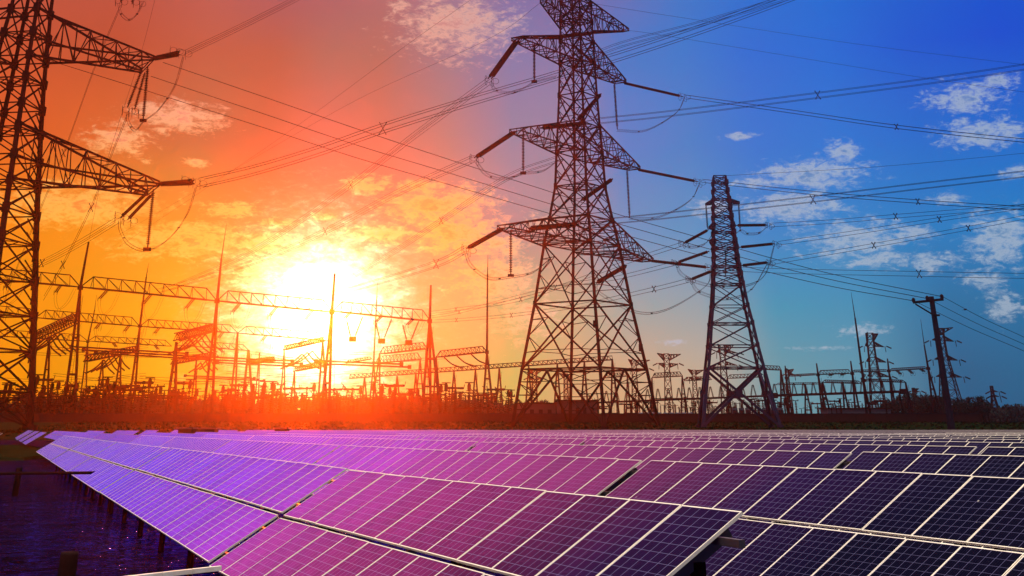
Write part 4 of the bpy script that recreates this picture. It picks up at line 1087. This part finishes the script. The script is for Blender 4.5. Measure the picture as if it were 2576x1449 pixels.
MB_ = tower_posts('gantry_post', (2262, 986), [(2278, 1064)], 560, .9, 'single leaning post in front of the tree grove', GP)
# A frames under the long thin beam
for i, (x, y) in enumerate([(917, 951), (999, 946), (1046, 942), (1142, 935), (1196, 931), (1256, 927), (1330, 921), (1402, 916), (1470, 910)]):
    tower_posts('gantry_post', (x, y), [(x - 11, 1048), (x + 12, 1048)], 745 - i * 5, 1.05, 'splayed A shaped post under the very long thin beam, %s from the left' % ['first', 'second', 'third', 'fourth', 'fifth', 'sixth', 'seventh', 'eighth', 'ninth'][i], GP)
# box weights under the beam right of the sun
for i, (x, y) in enumerate(((887, 853), (960, 858), (1028, 862))):
    c = P(x, y, Y1_ - 4); t = empty('line_trap', c, 'box hung on two slanting insulators, %s of the three right of the sun' % ('leftmost', 'middle', 'rightmost')[i], 'line trap', 'boxes hung below the beam')
    MB().box(c, (3.0, 2.6, 2.0)).build('box', M['steel'], t)
    for (dx, tx, ty) in ((-5, x - 15, y - 48 + i), (6, x + 26, y - 58 + i)):
        ins(t, P(tx, ty, Y1_), P(x + dx, y - 6, Y1_ - 4), .34, 0)
# bus pipes
def pipe(x0, y0, x1, y1, Y0, Y1, w, lab, n=1, dz=3.0, zig=None):
    a, c = P(x0, y0, Y0), P(x1, y1, Y1); t = empty('bus_pipe', a, lab, 'bus pipe', 'horizontal bus pipes')
    for i in range(n):
        o_ = Vector((i * 3.5, i * 9, i * .1 - i * dz * .28)); m_ = MB(); m_.bar(a + o_, c + o_, w, caps=True, n=8)
        m_.box(a + o_, (w * 2, w * 2, w * 2)); m_.box(c + o_, (w * 2, w * 2, w * 2)); m_.build('pipe', M['steel'], t)
    if zig:
        k_, hh, pat = zig; s = Y0 * CT / F
        for i in range(k_):
            f_ = (i + .5) / k_; p0 = lerp(a, c, f_); d_ = (c.x - a.x) / k_ * .45 * (1 if i % 2 else -1) * pat
            q0 = p0 + Vector((d_, 0, hh * s)); m_ = MB(); m_.string(q0, p0, .5, .5, 6); m_.build('insulator', M['porcelain'], t)
    return t
pipe(-20, 1001, 236, 997, 660, 660, .75, 'double bus pipe low behind the nearest pylon', 2, 3)
pipe(246, 992, 455, 997, 660, 660, .75, 'double bus pipe low between the slim mast and the stout post', 2, 3)
pipe(180, 872, 470, 889, 680, 680, .8, 'triple bus pipe under the third row beams', 3, 4)
pipe(495, 897, 735, 908, 700, 700, .8, 'triple bus pipe running into the yellow glow', 3, 4)
pipe(466, 945, 640, 952, 720, 720, .65, 'double bus pipe low in the yellow glow', 2, 3)
pipe(795, 908, 1010, 916, 700, 700, .9, 'double bus pipe below the sun glare', 2, 4)
pipe(1500, 1013, 1950, 995, 680, 660, .9, 'long thick bus pipe behind the two big pylons with slanting insulators', 1, 0, (34, 26, 1))
pipe(1950, 995, 2271, 985, 660, 650, 1.15, 'thickest bus pipe on the right with zigzag insulators above', 1, 0, (26, 27, 1))
pipe(1640, 1003, 1800, 1001, 760, 760, .5, 'thinner bus pipe between the big pylons', 1)
# fans of drooping strings at the receding beams
def fan(x, y, Y, spread, lab, n=4, L=46):
    t = empty('insulator_fan', P(x, y, Y), lab, 'insulators', 'fans of drooping insulator strings'); s = Y * CT / F
    for i in range(n):
        for sg in (-1, 1):
            a = P(x + i * 13, y - i * 3.5, Y + i * 8); m_ = MB()
            pts = smooth_path([a, a + Vector((sg * L * .45 * s * spread, -2, -L * .42 * s)), a + Vector((sg * L * s * spread, -4, -L * .72 * s))], 5)
            m_.path(pts, .75, 6); m_.build('insulator', M['porcelain'], t)
fan(115, 850, 640, .9, 'fan of dark drooping strings beside the nearest pylon', 4, 60)
fan(262, 905, 700, .8, 'fan of drooping strings left of the double post', 4)
fan(478, 852, 660, .9, 'fan of drooping strings at the stout double post', 4, 54)
fan(505, 912, 760, .7, 'small fan of drooping strings by the spiked mast legs', 3, 34)
fan(760, 890, 740, 1.0, 'pale fan of strings against the sun glare', 3, 50)
for i, (x, y) in enumerate(((1118, 900), (1150, 896), (1186, 892))):
    a = P(x, y, 690); c = P(x + 46, y + 26, 660); m_ = MB(); m_.path(smooth_path([a, lerp(a, c, .45) + Vector((0, 0, -.9)), c], 6), .7, 6)
    o = m_.build('insulator_string', M['porcelain'], None, a); tag(o, 'long slanting string left of the central pylon, %s of three' % ('lowest', 'middle', 'highest')[i], 'insulator', 'long slanting strings')
# small switchgear standing in rows
def gear_mesh(kind):
    m_ = MB()
    if kind == 0:      # post insulator with cap and horn
        m_.lathe((0, 0, 0), (0, 0, 3.2), [(0, .55), (1, .42)], 8); m_.string((0, 0, 3.2), (0, 0, 9.4), .62, .62, 8); m_.bar((-1.4, 0, 9.6), (1.4, 0, 9.6), .3); m_.bar((-.9, 0, 9.6), (-1.3, 0, 10.3), .16); m_.bar((.9, 0, 9.6), (1.3, 0, 10.3), .16)
    elif kind == 1:    # current transformer: wide head
        m_.lathe((0, 0, 0), (0, 0, 3.0), [(0, .9), (1, .8)], 8); m_.string((0, 0, 3), (0, 0, 9.2), .62, .6, 8); m_.lathe((0, 0, 9.2), (0, 0, 11.4), [(0, .45), (.15, .62), (.75, .62), (1, .3), (1, 0)], 10); m_.lathe((0, 0, 11.4), (0, 0, 11.65), [(0, 1.5), (1, 1.5), (1, 0)], 12); m_.lathe((0, 0, 9.1), (0, 0, 9.3), [(0, 1.1), (1, 1.1), (1, 0)], 12)
    elif kind == 2:    # T shaped breaker
        m_.bar((0, 0, 0), (0, 0, 3.4), .7); m_.string((0, 0, 3.4), (0, 0, 9.0), .6, .6, 8); m_.lathe((-3, 0, 9.5), (3, 0, 9.5), [(0, .2), (.05, .34), (.4, .26), (.5, .5), (.6, .26), (.95, .34), (1, .2)], 8)
        m_.bar((-3, 0, 9.5), (-3.2, 0, 10.6), .16); m_.bar((3, 0, 9.5), (3.2, 0, 10.6), .16)
    else:              # disconnector on a portal with three posts
        for x in (-3.2, 3.2): m_.bar((x, 0, 0), (x, 0, 4.4), .4)
        m_.bar((-4.2, 0, 4.5), (4.2, 0, 4.5), .45)
        for x in (-3.4, 0, 3.4): m_.string((x, 0, 4.6), (x, 0, 9.0), .48, .5, 7)
        m_.bar((-3.6, 0, 9.2), (-.3, 0, 9.5), .22); m_.bar((3.6, 0, 9.2), (1.2, 0, 11.2), .22); m_.bar((-5, 0, 9.2), (-3.4, 0, 9.2), .3)
    nm = ('post_insulator', 'current_transformer', 'circuit_breaker', 'disconnector')[kind]
    me = bpy.data.meshes.new(nm); me.from_pydata([tuple(v) for v in m_.v], [], m_.f); me.materials.append(M['porcelain']); return nm, me
GM = [gear_mesh(k) for k in range(4)]
GL = [('slim ribbed post insulator with a small cap in the switchyard rows', 'post insulator', 'post insulators in the switchyard rows'), ('stout ribbed current transformer with a rounded head in the switchyard rows', 'transformer', 'current transformers in the switchyard rows'),
      ('T shaped circuit breaker with horizontal chamber in the switchyard rows', 'circuit breaker', 'circuit breakers in the switchyard rows'), ('three post disconnector switch on a steel portal in the switchyard rows', 'disconnector', 'disconnectors in the switchyard rows')]
def gear(kind, x, ytop, Y):
    nm, me = GM[kind]; o = bpy.data.objects.new(nm, me); COL.objects.link(o)
    p = P(x, ytop, Y); hgt = {0: 10.3, 1: 11.7, 2: 10.6, 3: 11.2}[kind]
    base = P(x, 1040, Y); s = (p.z - GZ) / hgt; wsc = min(s, 1.5)
    o.location = (base.x * .4 + p.x * .6, Y, GZ); o.scale = (wsc, wsc, s); o.rotation_euler = (0, 0, random.uniform(-.5, .5))
    tag(o, *GL[kind])
for x, y, kd, Y in [(11, 966, 1, 600), (23, 962, 0, 600), (49, 965, 0, 600), (90, 941, 1, 600), (106, 943, 2, 620), (128, 960, 1, 620), (144, 957, 1, 620), (162, 968, 1, 640), (176, 966, 0, 640), (191, 962, 1, 640), (207, 972, 0, 660), (221, 970, 1, 660), (238, 972, 1, 660), (252, 948, 0, 640), (267, 947, 1, 640), (273, 970, 0, 660),
  (291, 966, 2, 660), (310, 968, 1, 660), (328, 974, 0, 680), (348, 972, 0, 680), (359, 951, 2, 640), (374, 949, 1, 640), (383, 968, 0, 660), (402, 966, 0, 660), (412, 976, 0, 680), (430, 976, 0, 680), (447, 978, 1, 680), (460, 953, 2, 650), (476, 954, 1, 650), (494, 977, 1, 680),
  (599, 958, 2, 650), (615, 960, 1, 650), (688, 963, 1, 680), (704, 961, 0, 680), (771, 967, 2, 690), (789, 962, 1, 680), (847, 988, 1, 700), (886, 970, 2, 660), (906, 970, 1, 660), (960, 976, 1, 680), (980, 972, 1, 680), (986, 980, 0, 680), (1001, 995, 0, 700), (1030, 977, 1, 680), (1051, 976, 1, 680), (1018, 985, 0, 690), (1091, 984, 1, 680), (1101, 985, 2, 680), (1138, 988, 0, 700), (1158, 985, 1, 690), (1243, 984, 0, 700), (1286, 980, 1, 700)]:
    gear(kd, x, y, Y)
for i in range(215):
    x = random.uniform(-10, 1290); gear(random.choice([0, 0, 1, 0, 2, 3]), x, random.uniform(980, 1004), random.uniform(600, 860))
for i in range(150):
    x = random.uniform(1290, 2240); gear(random.choice([0, 0, 1, 2, 3, 3]), x, random.uniform(998, 1024), random.uniform(600, 900))
for i in range(70):
    x = random.uniform(-10, 640) if i < 45 else random.uniform(640, 1290); gear(random.choice([0, 1, 1, 2, 3]), x, random.uniform(958, 984), random.uniform(590, 720))
for i in range(16):
    x0 = random.uniform(-60, 900); x1 = x0 + random.uniform(220, 420); y0 = random.uniform(872, 965); y1 = y0 + random.uniform(-12, 22); Y = random.uniform(640, 820)
    line([(x0, y0, Y), ((x0 + x1) / 2, (y0 + y1) / 2 + random.uniform(8, 16), Y), (x1, y1, Y)], 'slack strain wire hung between the gantries of the left switchyard', 2, 1.1, .13, g='strain wires inside the switchyard', name='strain_wire')
# buildings, tanks, power transformers
def building(x0, x1, yt, Y, dp, lab, m_='plaster', win=5):
    a, c = P(x0, yt, Y), P(x1, yt, Y); w = c.x - a.x; t = empty('control_building', (a.x + w / 2, Y, GZ), lab, 'building'); h = a.z - GZ
    o = MB().box((0, dp / 2, h / 2), (w, dp, h)).build('wall', M[m_], t); o.location = (0, 0, 0)
    o = MB().box((0, dp / 2, h + .25), (w + .8, dp + .8, .5)).build('roof', M['hut'], t); o.location = (0, 0, 0)
    for i in range(win):
        o = MB().box((-w / 2 + w * (i + .7) / (win + .4), -.05, h * .55), (w / win * .4, .12, h * .3)).build('window', M['steel'], t); o.location = (0, 0, 0)
building(1402, 1502, 1009, 590, 20, 'larger pale control building behind the central pylon base')
building(1300, 1398, 1016, 600, 16, 'lower pale building left of the larger control building', win=4)
building(2080, 2240, 1029, 640, 14, 'long low pale blue building behind the right posts', 'white', 9)
for i in range(9):
    x = 1612 + i * 15.6; c = P(x, 1049, 575); t = empty('storage_tank', (c.x, 575, GZ), 'white horizontal tank behind the wall, number %s of nine counted from the left' % ['one', 'two', 'three', 'four', 'five', 'six', 'seven', 'eight', 'nine'][i], 'tank', 'row of white tanks')
    s_ = 575 * CT / F; o = MB().lathe((-6 * s_, 0, 2.6), (6 * s_, 0, 2.6), [(0, 0), (0, .85), (.06, 1.1), (.94, 1.1), (1, .85), (1, 0)], 12).build('shell', M['white'], t); o.location = (0, 0, 0)
    for sg in (-1, 1): o = MB().box((sg * 4 * s_, 0, .8), (.4, 1.6, 1.6)).build('saddle', M['concrete'], t); o.location = (0, 0, 0)
for i, x in enumerate((1848, 1865, 1881, 1924, 1944, 1962)):
    c = P(x, 1026, 590); t = empty('power_transformer', (c.x, 590, GZ), 'pale power transformer cabinet near the blue grey pylon base, %s from the left' % ['first', 'second', 'third', 'fourth', 'fifth', 'sixth'][i], 'transformer', 'power transformers')
    h = c.z - GZ; w = 14 * 590 * CT / F
    o = MB().box((0, 0, h * .5), (w * .86, 2.4, h)).build('tank', M['white'], t); o.location = (0, 0, 0)
    m_ = MB(); [m_.box((-w * .4 + w * .8 * k / 7, -1.5, h * .5), (.14, .6, h * .7)) for k in range(8)]; o = m_.build('radiator', M['concrete'], t); o.location = (0, 0, 0)
    for k in (-1, 0, 1): o = MB().string((k * w * .25, 0, h), (k * w * .3, 0, h + 2.2), .3, .3, 7).build('bushing', M['porcelain'], t); o.location = (0, 0, 0)

# ------------------------------------------------------------------ trees
def tree_meshes(seed, tall):
    rnd = random.Random(seed); tr = MB(); H = 10.
    tr.lathe((0, 0, 0), (rnd.uniform(-.3, .3), 0, H * .72), [(0, .34), (.4, .24), (1, .06)], 7)
    cr = MB(); lobes = []
    for i in range(11 if not tall else 9):
        z = rnd.uniform(.28, .92) * H; rr = (1 - abs(z / H - .52)) * (1.9 if not tall else 1.2); a = rnd.uniform(0, 6.28); d = rnd.uniform(.2, 1) * rr
        c = Vector((math.cos(a) * d, math.sin(a) * d, z)); lobes.append((c, rnd.uniform(.8, 1.35) * (1 if not tall else .75)))
        tr.bar((0, 0, z * .72), c, .12, .04)
    for (c, r) in lobes:
        for _ in range(120):
            v = Vector((rnd.gauss(0, 1), rnd.gauss(0, 1), rnd.gauss(0, 1))).normalized() * r * rnd.uniform(.5, 1.12)
            p = c + v; s = rnd.uniform(.12, .28); a = Vector((rnd.uniform(-1, 1), rnd.uniform(-1, 1), rnd.uniform(-1, 1))).normalized() * s; e = a.cross(Vector((rnd.uniform(-1, 1), rnd.uniform(-1, 1), .3))).normalized() * s
            k = len(cr.v); cr.v += [p - a, p + e, p + a, p - e]; cr.f.append((k, k + 1, k + 2, k + 3))
    out = []
    for nm, mb, mt in (('trunk', tr, 'bark'), ('crown', cr, 'leaf')):
        me = bpy.data.meshes.new(nm); me.from_pydata([tuple(v) for v in mb.v], [], mb.f); me.materials.append(M[mt]); out.append((nm, me))
    return out
TM = [tree_meshes(s, s % 2 == 1) for s in (11, 12, 13, 14)]
def tree(x, ytop, Y, lab, grp, wide=1.0):
    p = P(x, ytop, Y); h = p.z - GZ; s = h / 10
    t = empty('tree', (p.x, Y, GZ), lab, 'tree', grp, random.uniform(0, 6.28)); t.scale = (s * wide, s * wide, s)
    for nm, me in random.choice(TM): o = bpy.data.objects.new(nm, me); COL.objects.link(o); o.parent = t
tops = [(2218, 1012), (2232, 1001), (2246, 998), (2262, 994), (2280, 990), (2299, 986), (2316, 990), (2332, 988), (2350, 985), (2366, 990), (2386, 994), (2404, 997), (2421, 999), (2438, 998), (2455, 996), (2468, 995), (2480, 1003)]
NUM = ['first', 'second', 'third', 'fourth', 'fifth', 'sixth', 'seventh', 'eighth', 'ninth', 'tenth', 'eleventh', 'twelfth', 'thirteenth', 'fourteenth', 'fifteenth', 'sixteenth', 'seventeenth']
for i, (x, y) in enumerate(tops): tree(x, y, random.uniform(735, 775), 'dark leafy tree in the grove around the leaning pole, %s from the left' % NUM[i], 'trees of the right grove', 1.25)
for i, (x, y) in enumerate(tops[1:]): tree(x - 7, y + 8 + random.uniform(0, 6), random.uniform(715, 730), 'lower dark tree along the front of the right grove, %s from the left' % NUM[i], 'front trees of the right grove', 1.3)
for i in range(64):
    x = 75 + i * 15.6 + random.uniform(-4, 4); tree(x, random.uniform(986, 1002), random.uniform(880, 930), 'hazy tree in the long row behind the switchyard equipment', 'row of trees behind the switchyard', 1.1)
for i in range(110):
    x = -20 + i * 13.2 + random.uniform(-5, 5); tree(x, random.uniform(1001, 1018), random.uniform(640, 700), 'low dark bush in the hedge just behind the brick wall', 'hedge bushes behind the wall', 2.2)
fw = MB()
for i in range(15000):
    x = random.uniform(285, 450); y = random.uniform(930, 990); h = 9.5 + 2 * math.sin(x * .13) + 1.5 * math.sin(x * .41 + 1)
    p = Vector((x, y, GZ + random.uniform(0, 1) ** .7 * h)); s = random.uniform(.5, 1.2); a = Vector((random.uniform(-1, 1), random.uniform(-1, 1), random.uniform(-1, 1))).normalized() * s; e = a.cross(Vector((random.uniform(-1, 1), random.uniform(-1, 1), .3))).normalized() * s
    k = len(fw.v); fw.v += [p - a, p + e, p + a, p - e]; fw.f.append((k, k + 1, k + 2, k + 3))
tag(fw.build('far_wood', M['leaf']), 'low dark far wood at the right edge of the horizon', 'wood', None, 'stuff')
